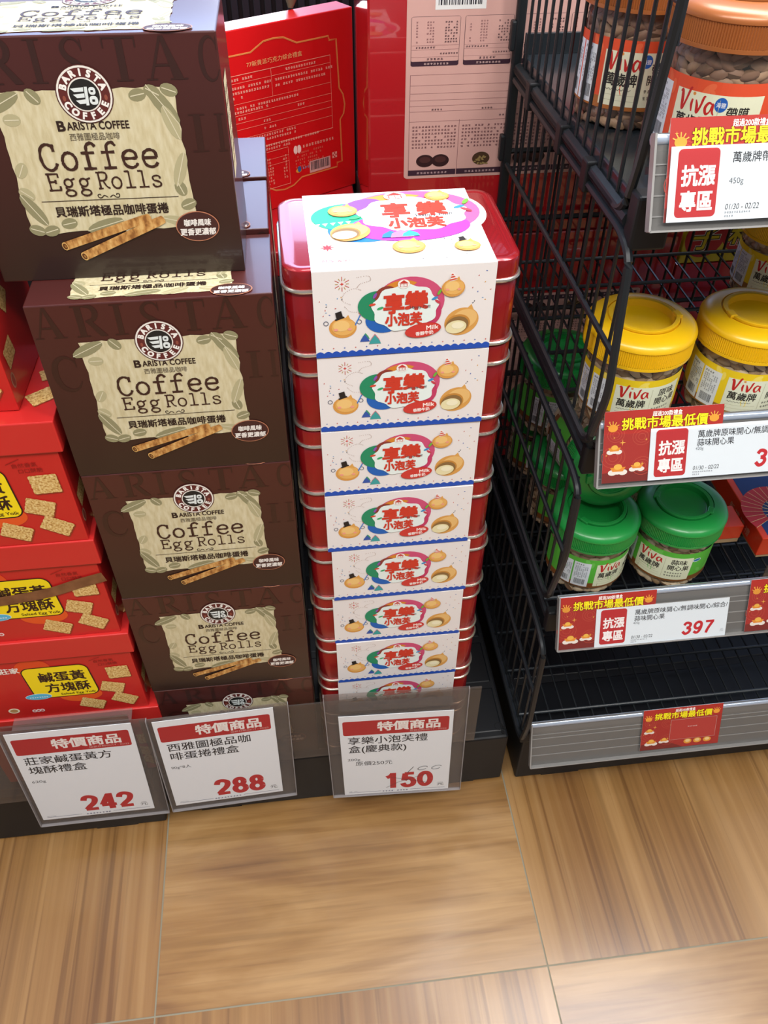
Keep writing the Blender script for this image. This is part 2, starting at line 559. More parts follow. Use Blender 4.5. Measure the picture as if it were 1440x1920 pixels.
def brown_card():
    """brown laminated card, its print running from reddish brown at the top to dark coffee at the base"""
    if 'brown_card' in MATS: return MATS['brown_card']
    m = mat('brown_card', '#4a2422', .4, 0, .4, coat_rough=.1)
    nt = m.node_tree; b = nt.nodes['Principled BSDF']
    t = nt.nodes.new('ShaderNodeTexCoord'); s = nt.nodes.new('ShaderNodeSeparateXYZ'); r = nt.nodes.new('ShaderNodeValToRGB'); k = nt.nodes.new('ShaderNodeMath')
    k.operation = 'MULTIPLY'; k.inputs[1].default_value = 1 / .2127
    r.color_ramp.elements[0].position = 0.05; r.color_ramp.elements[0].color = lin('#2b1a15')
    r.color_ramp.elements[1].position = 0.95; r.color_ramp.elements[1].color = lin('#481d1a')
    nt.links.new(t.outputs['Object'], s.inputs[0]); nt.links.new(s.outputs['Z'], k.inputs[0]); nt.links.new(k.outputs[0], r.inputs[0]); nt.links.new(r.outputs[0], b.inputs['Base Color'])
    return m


def egg_roll_art(big=True):
    W, H = .2323, .2127
    a = Art(W, H); rng = random.Random(3)
    P = a.P
    tone = mat('tone_brown', '#331713', .4, 0, .4)
    if big:
        it = []
        for ch, u0, u1, v0, v1 in (('A', .012, .135, .012, .168), ('R', .18, .30, .012, .168), ('I', .335, .39, .012, .168), ('S', .45, .54, .012, .168), ('T', .6, .715, .012, .168), ('A', .735, .875, .012, .168),
                                   ('C', .93, 1.0, .02, .175), ('C', .035, .15, .27, .455), ('I', .86, .92, .30, .45), ('I', .955, .99, .30, .45)):
            it.append((ch, u0 * W, (1 - v1) * H, (u1 - u0) * W, (v1 - v0) * H))
        serif_word(a, it, tone, 1)
    # parchment with deckled edges
    pts = []
    c = [(.177, .196), (.822, .194), (.832, .775), (.178, .775)]
    for i in range(4):
        (u0, v0), (u1, v1) = c[i], c[(i + 1) % 4]
        for k in range(14):
            t = k / 14
            pts.append(P(u0 + (u1 - u0) * t + rng.uniform(-.005, .005), v0 + (v1 - v0) * t + rng.uniform(-.005, .005)))
    a.poly(pts, LINEN, 2)
    # faded leaves and beans
    leaf, leaf2 = '#8f8a67', '#b3ab85'
    for u, v, l, w, r, m in ((.205, .235, .034, .016, 25, leaf), (.775, .26, .04, .016, -55, leaf), (.795, .33, .03, .014, -70, leaf2), (.8, .52, .032, .014, 70, leaf2), (.21, .67, .034, .015, -60, leaf), (.47, .75, .036, .015, 15, leaf), (.6, .745, .03, .013, 30, leaf2), (.76, .745, .03, .012, -15, leaf2)):
        x, y = P(u, v); a.ell(x, y, l / 2, w / 2.6, m, 3, rot=r, n=14); a.line(x - l / 2 * math.cos(math.radians(r)), y - l / 2 * math.sin(math.radians(r)), x + l / 2 * math.cos(math.radians(r)), y + l / 2 * math.sin(math.radians(r)), .0008, '#d5cdae', 4)
    for u, v, r, m in ((.32, .215, -50, leaf), (.69, .22, 10, leaf), (.745, .21, -30, leaf), (.805, .205, -20, leaf), (.225, .30, 0, leaf2), (.205, .5, 60, leaf2), (.79, .6, -70, leaf), (.2, .6, -40, leaf2), (.255, .765, 15, leaf), (.33, .735, 10, leaf), (.81, .67, 20, leaf), (.2, .76, -20, leaf)):
        x, y = P(u, v); a.ell(x, y, .0075, .0052, m, 3, rot=r, n=14); a.line(x - .006 * math.cos(math.radians(r)), y - .006 * math.sin(math.radians(r)), x + .006 * math.cos(math.radians(r)), y + .006 * math.sin(math.radians(r)), .0009, '#d5cdae', 4)
    # round badge
    x, y = P(.505, .212); r = .0225
    a.ell(x, y, r * 1.04, r * 1.04, '#4a1f1c', 5); a.ell(x, y, r, r, '#e9e4da', 6); a.ell(x, y, r * .93, r * .93, '#5d2422', 7)
    a.ell(x, y, r * .60, r * .60, '#e9e4da', 8); a.ell(x, y, r * .55, r * .55, '#1d1c1b', 9)
    a.arc_text('BARISTA', x, y, r * .66, r * .34, '#f1ede6', 8, 90, 23, bold=.05)
    a.arc_text('COFFEE', x, y, r * .88, r * .34, '#f1ede6', 8, 270, 25, inward=True, bold=.05)
    for sx in (-1, 1): a.ell(x + sx * r * .76, y - r * .12, r * .06, r * .1, '#8c4a3a', 8)
    e = '#dfe6e4'; q = r * .5
    for k in range(3): a.poly([(x - q * (.95 - .12 * k), y + q * (.45 - .42 * k)), (x + q * .02, y + q * (.52 - .42 * k)), (x - q * .02, y + q * (.22 - .42 * k)), (x - q * (.7 - .12 * k), y + q * (.2 - .42 * k))], e, 10)
    a.poly([(x + q * .08, y + q * .55), (x + q * .3, y + q * .55), (x + q * .2, y - q * .75), (x - q * .02, y - q * .75)], e, 10)
    a.rrect(x + q * .36, y - q * .02, x + q * .85, y + q * .52, q * .2, e, 10); a.rrect(x + q * .3, y - q * .72, x + q * .9, y - q * .1, q * .24, e, 10)
    a.rect(x + q * .5, y + q * .18, x + q * .68, y + q * .3, '#1d1c1b', 11); a.rect(x + q * .48, y - q * .5, x + q * .68, y - q * .34, '#1d1c1b', 11)
    dk = '#2c1a14'
    x, y = P(.377, .347); a.text('B', x, y, .0118, dk, 5, bold=.03, sx=1.1); a.text('ARISTA COFFEE', x + .0088, y + .0006, .0092, dk, 5, w=.0525, bold=.02)
    x, y = P(.414, .384); a.text('西雅圖極品咖啡', x, y, .0068, '#5b5040', 5, w=.043)
    x, y = P(.283, .503); typewriter(a, 'Coffee', x, y, .0225, .451 * W, '#3b2017', 5, .0026, rng)
    x, y = P(.286, .588); typewriter(a, 'Egg', x, y, .0152, .175 * W, '#3b2017', 5, .0017, rng)
    x, y = P(.475, .588); typewriter(a, 'Rolls', x, y, .0152, .255 * W, '#3b2017', 5, .0016, rng)
    x, y = P(.508, .62)
    for sx in (-1, 1):
        a.stroke([(x + sx * q_[0], y + q_[1]) for q_ in smooth_path([(.001, -.001), (.004, .0008), (.0065, -.0012), (.009, -.001), (.0095, .0014), (.0075, .002), (.007, .0008)], 4)], .0008, dk, 5)
    x0, y0 = P(.247, .634); x1, _ = P(.775, .634); a.rect(x0, y0 - .0003, x1, y0 + .0003, dk, 5)
    x, y = P(.286, .700); a.text('貝瑞斯塔極品咖啡蛋捲', x, y, .0105, dk, 5, w=.443 * W, bold=.022)
    # two rolls
    crust = noise_mat('wafer_roll', [(.35, '#8d5a2a'), (.5, '#c08a4a'), (.68, '#dcb06d')], 220, (1, 1, .5), .5)
    for (u0, v0, u1, v1), rr in ((((.289, .838, .645, .722), .0041), ((.356, .888, .697, .733), .0043)) if big else ()):
        p0 = P(u0, v0); p1 = P(u1, v1); n = 12
        Lr = 6 if u0 < .33 else 9
        ang = math.degrees(math.atan2(p1[1] - p0[1], p1[0] - p0[0]))
        a.stroke([(p0[0] + (p1[0] - p0[0]) * k / n, p0[1] + (p1[1] - p0[1]) * k / n) for k in range(n + 1)], [rr * 2] * n + [rr * 1.8], crust, Lr)
        a.ell(p1[0], p1[1], rr * .4, rr * .9, crust, Lr, rot=ang)
        a.ell(p0[0], p0[1], rr * .62, rr, '#d9ab63', Lr + 1, rot=ang); a.ell(p0[0], p0[1], rr * .45, rr * .75, '#5d3517', Lr + 2, rot=ang); a.ell(p0[0] + .0004, p0[1], rr * .2, rr * .4, '#9c6a35', Lr + 2 + 1, rot=ang)
    # oval sticker
    x, y = P(.831, .772); a.ell(x, y, .0202, .0148, '#b9785a', 6); a.ell(x, y, .0193, .0139, '#43221e', 7)
    a.text('咖啡風味', x, y + .0012, .0072, '#ece6df', 8, w=.0255, align='c', bold=.03, shear=.1); a.text('更香更濃郁', x - .0005, y - .0078, .0072, '#ece6df', 8, w=.0335, align='c', bold=.03, shear=.1)
    return a


def puff(a, x, y, r, L, hat=None):
    a.ell(x, y, r, r * .84, '#d99a4a', L, n=24); a.ell(x + r * .05, y + r * .08, r * .86, r * .7, '#e7b262', L + 1, n=22); a.ell(x - r * .1, y + r * .18, r * .6, r * .45, '#f0c67c', L + 2, n=18)
    a.poly([(x + r * .1, y + r * .7), (x + r * .42, y + r * 1.05), (x + r * .62, y + r * .5)], '#dda352', L + 1)
    for sx in (-1, 1): a.ell(x + sx * r * .5, y - r * .12, r * .16, r * .11, '#f0a08a', L + 3, n=10)
    if hat == 'top':
        a.poly([(x - r * .5, y + r * .62), (x + r * .15, y + r * .85), (x + r * .1, y + r * .97), (x - r * .56, y + r * .74)], '#1f1b1b', L + 3)
        a.poly([(x - r * .42, y + r * .72), (x + r * .04, y + r * .88), (x - r * .08, y + r * 1.4), (x - r * .52, y + r * 1.26)], '#1f1b1b', L + 3)
    if hat == 'party':
        b = [(x - r * .35, y + r * .62), (x + r * .3, y + r * .75), (x - r * .2, y + r * 1.45)]
        a.poly(b, '#f4eee6', L + 3)
        for k in (0.08, .38, .66):
            t = lambda p, q, k_: (p[0] + (q[0] - p[0]) * k_, p[1] + (q[1] - p[1]) * k_)
            a.poly([t(b[0], b[2], k), t(b[1], b[2], k), t(b[1], b[2], k + .16), t(b[0], b[2], k + .16)], '#d6503a', L + 4)


def cream_puff(a, x, y, r, L):
    a.ell(x, y, r, r * .86, '#d99f52', L, rot=25); a.ell(x + r * .15, y + r * .15, r * .75, r * .6, '#e8bb74', L + 1, rot=25); a.poly([(x + r * .2, y + r * .75), (x + r * .5, y + r * 1.08), (x + r * .7, y + r * .6)], '#dca455', L)
    a.ell(x - r * .22, y - r * .15, r * .72, r * .62, '#c4883c', L + 2, rot=15); a.ell(x - r * .24, y - r * .2, r * .66, r * .54, '#8b6a3e', L + 3, rot=15)
    a.ell(x - r * .3, y - r * .32, r * .6, r * .42, '#e9dfb0', L + 4, rot=8); a.ell(x - r * .2, y - r * .22, r * .36, r * .22, '#f3ecca', L + 5)


def firework(a, x, y, r, L, m='#c4574a', g='#b89a5a'):
    for k in range(12):
        t = k * PI / 6; i, o = (.42, 1) if k % 2 else (.5, .85)
        a.line(x + r * i * math.cos(t), y + r * i * math.sin(t), x + r * o * math.cos(t), y + r * o * math.sin(t), .0007, m if k % 2 else g, L)
    a.star(x, y, r * .26, '#d23b32', L, 4, .4)


SPLASH = None


def swirl_logo(a, ex, ey, rx, ry, L, bright=False):
    """coloured ovals round a white cloud with the product name"""
    gr, og, pk, bl, mg = ('#25b488', '#ee9a3e', '#e4629a', '#1d78d2', '#b43fc0') if bright else ('#1f8c62', '#d98a2f', '#cf4f77', '#1c62b8', '#9a3ea0')
    a.ell(ex + rx * .18, ey + ry * .12, rx * .80, ry * .86, pk, L); a.ell(ex + rx * .02, ey + ry * .1, rx * .62, ry * .78, og, L + 1, n=40, a0=60, a1=200)
    a.ell(ex - rx * .55, ey + ry * .05, rx * .46, ry * .52, gr, L + 2); a.ell(ex - rx * .42, ey - ry * .45, rx * .42, ry * .45, bl, L + 1)
    a.ell(ex - rx * .38, ey + ry * .42, rx * .26, ry * .28, '#8c3a30' if not bright else '#8a4fae', L + 3, rot=30)
    if bright: a.ell(ex + rx * .1, ey - ry * .42, rx * .7, ry * .52, mg, L + 3)
    else: a.ell(ex + rx * .62, ey - ry * .25, rx * .3, ry * .5, '#c53b66', L + 1)
    wx, wy = (ex + rx * .18, ey + ry * .055) if bright else (ex + rx * .08, ey - ry * .06)
    qx, qy = (.636, .64) if bright else (.76, .80)
    cloud = []
    for k in range(60):
        t = 2 * PI * k / 60; q = 1 + .05 * math.sin(9 * t)
        cloud.append((wx + rx * qx * q * math.cos(t), wy + ry * qy * q * math.sin(t)))
    a.poly(cloud, '#e8f3ef' if not bright else '#fbfbf8', L + 5)
    for u, v, m, r in ((-.62, .42, '#8d4fae', 60), (-.68, .12, '#d84a35', 10), (-.5, -.02, '#3aa76d', 20), (.75, .22, '#3a8fc9', 25), (.85, .42, '#6fb33e', 60), (.82, .1, '#c9414f', -40)):
        a.ell(ex + rx * u, ey + ry * v, rx * .08, ry * .045, m, L + 7, rot=r, n=12)
    rd = '#cf3a26'
    # little house badge
    hx, hy = ex + rx * .03, ey + ry * .76; s = rx * .09
    a.ell(hx, hy, s * 1.5, s * 1.25, '#f7f3ee', L + 7); a.poly([(hx - s * 1.2, hy + s * .2), (hx, hy + s * 1.1), (hx + s * 1.2, hy + s * .2)], '#c83a30', L + 8); a.rect(hx - s * .9, hy - s * .75, hx + s * .9, hy + s * .1, '#c83a30', L + 8); a.text('義美', hx, hy - s * .62, s * .8, '#f7f3ee', L + 9, align='c', bold=.03)
    if bright: lay = (('享', -.014, -.02, .57, .85), ('樂', .41, .0, .55, .92)); sub = (.19, -.455, .39, .656)
    else: lay = (('享', -.187, -.15, .70, .92), ('樂', .33, -.06, .66, 1.06)); sub = (.045, -.62, .47, .863)
    for t, u, v, em, q in lay: a.text(t, ex + rx * u, ey + ry * v, ry * em, rd, L + 8, align='c', bold=.042, sx=q * 1.04)
    a.text('小泡芙', ex + rx * sub[0], ey + ry * sub[1], ry * sub[2], rd, L + 8, w=rx * sub[3], align='c', bold=.04)
    a.text('Happy Puff!', ex + rx * .42, ey - ry * .09, ry * .14, '#3a3a44', L + 8, align='c')


def sleeve_front_art():
    W, H = .179, .0955
    a = Art(W, H); rng = random.Random(5); P = a.P
    a.rect(0, 0, W, H, mat('sleeve_paper', '#ebe6e4', .5, 0, .15), 0)
    # scalloped blue hem
    n = 22; y0 = H * .052
    pts = [(0, 0), (W, 0), (W, y0)]
    for k in range(n):
        for j in range(6):
            t = (k + j / 6) / n; pts.append((W * (1 - t), y0 + .0022 * abs(math.sin(PI * (k + j / 6) - 0))))
    pts.append((0, y0)); a.poly(pts, '#1b4fb4', 1)
    for k in range(16): a.star(W * (k + .6) / 16, y0 + .0055, .0011, '#c4463c' if k % 2 else '#3a5fb0', 1, 4, .4)
    x, y = P(.485, .43); swirl_logo(a, x, y, .241 * W, .335 * H, 2)
    x, y = P(.607, .725); a.ell(x, y, .0185, .0082, '#c8302b', 8, rot=8); a.ell(x, y, .0180, .0077, '#cf3b33', 9, rot=8)
    a.text('Milk', x + .003, y + .0002, .0068, '#fff4ee', 10, w=.0125, bold=.02, rot=4); a.text('香醇牛奶', x - .0075, y - .0058, .0048, '#fff4ee', 10, w=.0185, bold=.02, rot=4)
    x, y = P(.156, .645); puff(a, x, y, .0138, 2, 'top')
    for sx in (-1, 1): a.ring(x + sx * .0165, y + .006, .0026, .0026, .0006, '#35405c', 3, n=14)
    a.stroke([P(.225, .62), P(.258, .49)], .0012, '#3b79c9', 3); x, y = P(.263, .48); a.star(x, y, .0035, '#cf3a30', 4, 8, .55)
    x, y = P(.765, .25); puff(a, x, y, .0116, 9, 'party')
    x, y = P(.825, .655); cream_puff(a, x, y, .0178, 2)
    x, y = P(.159, .143); firework(a, x, y, .0078, 1)
    tent = [('#3c9a6a', .282, .765, .0042), ('#3256a8', .278, .79, .005), ('#d06a78', .335, .795, .0055), ('#3aa0a0', .335, .815, .0062)]
    for m, u, v, s in tent: x, y = P(u, v); a.poly([(x - s, y - s * .7), (x + s, y - s * .7), (x + s * .7, y), (x, y + s), (x - s * .7, y)], m, 2 if v < .79 else 3)
    for c in ([(.20, .38), (.16, .33), (.17, .25), (.22, .2), (.26, .22)], [(.17, .40), (.2, .46), (.25, .47)], [(.24, .08), (.3, .07), (.31, .12), (.26, .15), (.24, .19)]):
        a.dots([P(*p) for p in smooth_path(c, 5)], .00045, '#b9a49a', 1)
    for i in range(22):
        u, v = (rng.uniform(.02, .16), rng.uniform(.27, .5)) if i % 2 else (rng.uniform(.86, .98), rng.uniform(.06, .5))
        x, y = P(u, v); a.ell(x, y, .0009, .0005, rng.choice(['#3f5fae', '#c4605a', '#d3a04a', '#3a3a44', '#6fa0c8']), 1, rot=rng.uniform(0, 180), n=7)
    return a


def sleeve_top_art():
    W, H = .179, .168
    a = Art(W, H); rng = random.Random(6); P = a.P
    wh = mat('sleeve_paper_top', '#f6f3ee', .45, 0, .2)
    a.rect(0, 0, W, H, wh, 0)
    x, y = P(.88, .345); a.ell(x, y, .0325, .042, wh, 1)
    x, y = P(.54, .36); rx, ry = .5 * W, .36 * H
    swirl_logo(a, x, y, rx, ry, 2, True)
    x, y = P(.225, .27); puff(a, x, y, .0155, 12)
    x, y = P(.245, .56); cream_puff(a, x, y, .021, 12)
    x, y = P(.807, .115); puff(a, x, y, .0135, 12)
    x, y = P(.55, .775); puff(a, x, y, .0165, 12)
    x, y = P(.872, .80); puff(a, x, y, .013, 12, 'top')
    x, y = P(.104, .727); a.star(x, y, .0075, '#d2303a', 1, 8, .45)
    x, y = P(.064, .905); a.text('Milk', x, y, .0075, '#c06a7a', 1, w=.012); a.text('香醇牛奶', x + .0145, y, .0052, '#b06a6a', 1, w=.0195)
    x, y = P(.31, .75); a.text('~', x, y, .01, '#ffffff', 12)
    for k in range(5):
        x, y = P(.05 + .045 * k, .43 - .006 * k); a.poly([(x, y), (x + .006, y + .001), (x + .003, y - .006)], '#f3f6f0', 6)
    for u, s, m in ((.47, .010, '#2c7fb8'), (.53, .012, '#e27fa6'), (.58, .009, '#36b0a0')):
        x, y = P(u, .62); a.poly([(x - s, y - s * .5), (x + s, y - s * .5), (x + s * .8, y + s * .2), (x, y + s * .9), (x - s * .8, y + s * .2)], m, 11)
    for u, v, s in ((.555, .86, .009), (.87, .865, .006)): x, y = P(u, v); a.ell(x, y, s, s * .3, '#cfd9dd', 1)
    for i in range(26):
        x, y = P(rng.choice([rng.uniform(.02, .3), rng.uniform(.6, .98)]), rng.uniform(.66, .98) if i % 3 else rng.uniform(.02, .12)); a.ell(x, y, .0009, .0006, rng.choice(['#d8b07a', '#d68a8a', '#a8b8c8', '#555560']), 1, n=7)
    return a


CRACKER = noise_mat('cracker_print', [(.3, '#9a6a2c'), (.45, '#d0a660'), (.6, '#e3c482'), (.8, '#efdba6')], 420, (1, 1, 1), .5, detail=2)
REDCARD = mat('red_card', '#c3211e', .42, 0, .3)


def crackers(a, spots, L):
    for x, y, s, r, sq in spots:
        c, q = math.cos(math.radians(r)), math.sin(math.radians(r)); pts = []
        for k in range(32):
            e = k // 8; t = (k % 8) / 8
            p = [(-1 + 2 * t, -1), (1, -1 + 2 * t), (1 - 2 * t, 1), (-1, 1 - 2 * t)][e]
            j = 1 + .04 * (k % 2)
            px, py = p[0] * s * j, p[1] * s * j * sq
            pts.append((x + px * c - py * q, y + px * q + py * c))
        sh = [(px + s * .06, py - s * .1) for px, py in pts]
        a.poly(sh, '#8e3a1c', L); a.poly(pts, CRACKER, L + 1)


def cracker_front_art():
    W, H = .262, .138      # right edge of the print is the right edge of the box; z measured up
    a = Art(W, H); rng = random.Random(9)
    X = lambda wx: wx + .2843 + W      # from scene x on the front of the bottom box
    Z = lambda wz: wz - .3259 + .0 if wz > .3259 else 0
    zz = lambda v: v * 1.0
    a.ell(X(-.4205), .118, .024, .020, '#dd4a1a', 1); a.ell(X(-.372), .046, .03, .016, '#e2561c', 1)
    # yellow name plate
    a.rrect(X(-.4335), .047, X(-.345), .118, .011, '#f5d914', 3, shear=-.06, edge='#2a1208', ew=.0016)
    bk = '#33180c'
    a.text('鹹蛋黃', X(-.4195), .0865, .0235, bk, 5, w=.0655, bold=.022); a.text('方塊酥', X(-.4155), .0605, .0235, bk, 5, w=.0625, bold=.022)
    a.text('Salted Egg Yolk', X(-.3985), .0505, .0068, bk, 5, w=.049, bold=.012)
    a.ell(X(-.430), .051, .0185, .0072, '#eef4f6', 5); a.ell(X(-.430), .051, .0178, .0066, '#58b4d6', 6); a.print_rows(X(-.443), .0485, 8, .0033, '#f2f8fa', 7, rng, .0)
    a.text('莊家', X(-.4655), .112, .0135, '#f3e9dd', 3, w=.027, bold=.02)
    a.text('自然香氣', X(-.338), .119, .0066, '#8c1512', 3, w=.028, rot=2); a.text('口口酥脆', X(-.333), .111, .0066, '#8c1512', 3, w=.027, rot=2)
    a.stroke(smooth_path([(X(-.343), .124), (X(-.334), .128), (X(-.327), .131)], 4), .0007, '#8c1512', 3)
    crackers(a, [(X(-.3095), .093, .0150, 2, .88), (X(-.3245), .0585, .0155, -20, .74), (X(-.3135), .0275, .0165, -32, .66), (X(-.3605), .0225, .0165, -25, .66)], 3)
    a.ell(X(-.4735), .021, .008, .0062, '#efe0c2', 3); a.ell(X(-.4735), .021, .0055, .0042, '#b58b5a', 4)
    for k in range(3): a.ell(X(-.4455) + .0055 * k, .0165, .0034, .0034, '#f0d7d3', 3); a.ell(X(-.4455) + .0055 * k, .0165, .0018, .0018, '#c85a55', 4)
    return a


def bestprice_card(L0, H, name1, name2, grams, price, was=None):
    W = .177
    a = Art(W, H); rng = random.Random(len(name1) * 7 + int(price)); P = a.P
    a.rect(0, 0, W, H, mat('card_paper', '#f3f6fa', .55), 0)
    x0, y0 = P(.03, .225); x1, y1 = P(.965, .06)
    a.rrect(x0, y0, x1, y1, .004, '#b8252b', 1)
    x, y = P(.33, .175); a.text('特價商品', x, y, .0262, '#fbf3ee', 2, w=.1, bold=.03)
    x, y = P(.945, .21); a.text('促銷日期:02/14 - 02/22', x, y, .0052, '#e9b8b2', 2, w=.058, align='r')
    bk = '#26262b'
    x, y = P(.062, .328); a.text(name1, x, y, .0225, bk, 1, w=.0213 * len(name1), bold=.008)
    x, y = P(.065, .432); a.text(name2, x, y, .0225, bk, 1, w=(.0213 * len(name2)) if '(' not in name2 else .094, bold=.008)
    x, y = P(.05, .54); a.text(grams, x, y, .0095, '#3a3a40', 1, w=.0026 * len(grams) * 2)
    if was:
        x, y = P(.12, .605); a.text(was, x, y, .014, bk, 1, w=.061)
    x, y = P(.385, .94); digits(a, price, x, y, .0485, .083, '#c32a30', 1)
    x, y = P(.955, .94); a.text('元', x, y, .012, bk, 1, align='r', w=.0125)
    x, y = P(.04, .972); a.rect(x, y - .0004, W * .965, y + .0004, '#3b4a78', 1); x, y = P(.35, .985); a.rect(x, y, x + .05, y + .0065, mat('card_paper', '#f3f6fa'), 2); a.print_rows(x + .002, y, 9, .005, '#3b4a78', 3, rng, .1)
    x, y = P(.045, .965); a.print_rows(x, y, 5, .0028, '#8a8f9a', 1, rng, .1)
    if was:   # hand-written new price and crossing-out
        pen = '#3b3d44'
        a.stroke([P(.40, .93), P(.52, .86), P(.80, .765)], .0008, pen, 4); a.stroke([P(.45, .79), P(.62, .84), P(.80, .89)], .0008, pen, 4)
        a.stroke([P(.60, .745), P(.66, .665)], .0011, pen, 4)
        for u in (.745, .875): a.stroke([P(u + .045 * math.cos(t * PI / 8), .69 + .022 * math.sin(t * PI / 8) - .01 * math.cos(t * PI / 8)) for t in range(2, 17)], .0011, pen, 4)
    return a


def sparkle(a, x, y, r, m, L):
    a.star(x, y, r, m, L, 4, .22)


def promo_art(blank=False, w=.1365):
    W, H = w, .0825
    a = Art(W, H); rng = random.Random(12)
    a.rect(0, 0, W, H, '#ab2c24', 0); a.poly([(0, 0), (W * .55, 0), (W * .3, H * .2), (0, H * .14)], '#7d241d', 1)
    for x, y, r in ((.012, .03, .014), (.046, .018, .012), (.044, .052, .011), (.014, .056, .010)):
        for q in (1, .7, .4): a.ring(x, y, r * q, r * q * .9, .0006, '#bf4a38', 1, n=20)
    for x, y, q in ((.018, .013, 1), (.040, .0155, .8), (.013, .037, .8)):   # gold ingots on cream cloud scrolls
        for k in (-1, 0, 1): a.ell(x + .006 * k * q, y - .001 * abs(k), .0052 * q, .0034 * q, '#efe6da', 2, n=16)
        a.poly([(x - .009 * q, y + .005 * q), (x + .009 * q, y + .005 * q), (x + .006 * q, y), (x - .006 * q, y)], '#e8922f', 3); a.ell(x, y + .0055 * q, .0048 * q, .0034 * q, '#f2b84c', 4, n=16)
    for t, x in (('超過200款禮盒', .0545),): a.text(t, x, H - .0078, .0062, '#fff5ee', 4, w=.034, bold=.014)
    a.text('挑戰市場最低價', .0195, H - .0205, .0142, '#7a1c12', 3, w=.0995, bold=.055); a.text('挑戰市場最低價', .0195, H - .0205, .0142, '#f6e51c', 5, w=.0995, bold=.02)
    # gold sparkles and festive shapes
    for x, y, r in ((.006, H - .012, .0018), (.022, H - .036, .0038), (.049, H - .034, .002), (.004, H - .05, .0016), (.046, H - .062, .0026), (.128, H - .028, .0018), (.012, H - .03, .0015)): sparkle(a, x, y, r, '#f2b04a', 2)
    for x, y in ((.010, H - .016), (.126, H - .012)):
        for k in range(5): a.line(x, y - .003, x + .008 * math.cos(.5 + .55 * k), y - .003 + .008 * math.sin(.5 + .55 * k), .0009, '#f0b54a', 2)
        a.ell(x, y - .003, .0055, .0042, '#e79b35', 3)
    if blank:
        a.rect(.049, H - .066, .1285, H - .0245, '#c9a49c', 2); a.rect(.0495, H - .0655, .128, H - .025, '#b93a32', 3)
        a.print_rows(.079, H - .042, 6, .0028, '#ecd2c8', 4, rng, .0)
        for k in range(3): a.ell(.082 + .017 * k, H - .0715, .007, .005, '#e79b35', 4); a.ell(.082 + .017 * k, H - .0705, .0042, .003, '#f3cf8a', 5)
    return a


def price_strip_art(l1, l2, grams, date, price):
    W, H = .190, .0605
    a = Art(W, H); rng = random.Random(31)
    a.rect(0, 0, W, H, mat('strip_paper', '#e8f0f5', .5), 0)
    a.rrect(.0065, .0035, .0435, H - .002, .004, '#bf2a2e', 1)
    a.text('抗漲', .0255, H - .030, .0175, '#fdf6f3', 2, w=.0305, align='c', bold=.028); a.text('專區', .0255, H - .0505, .0175, '#fdf6f3', 2, w=.0305, align='c', bold=.028)
    bk = '#26262b'
    n1 = sum(1 if ord(c) > 999 else .45 for c in l1)
    a.text(l1, .0545, H - .0135, .0092, bk, 1, w=min(.0088 * n1, .1335), bold=.008)
    if l2: a.text(l2, .0545, H - .0235, .0092, bk, 1, w=.0088 * len(l2), bold=.008)
    a.text(grams, .0535, H - (.0285 if l2 else .031), .0048 if l2 else .0068, '#555a60', 1)
    a.text(date, .052, .0085, .0068, bk, 1, w=.031, shear=.12); a.print_rows(.052, .0052, 11, .0022, '#7a8088', 1, rng, .0); a.print_rows(.052, .0022, 4, .0022, '#7a8088', 1, rng, .0)
    if price:
        digits(a, price, .124, .007, .0205, .047, '#c8222c', 1, .2, .14); a.text('元', .181, .0075, .0055, '#8a9098', 1, shear=.12)
    return a


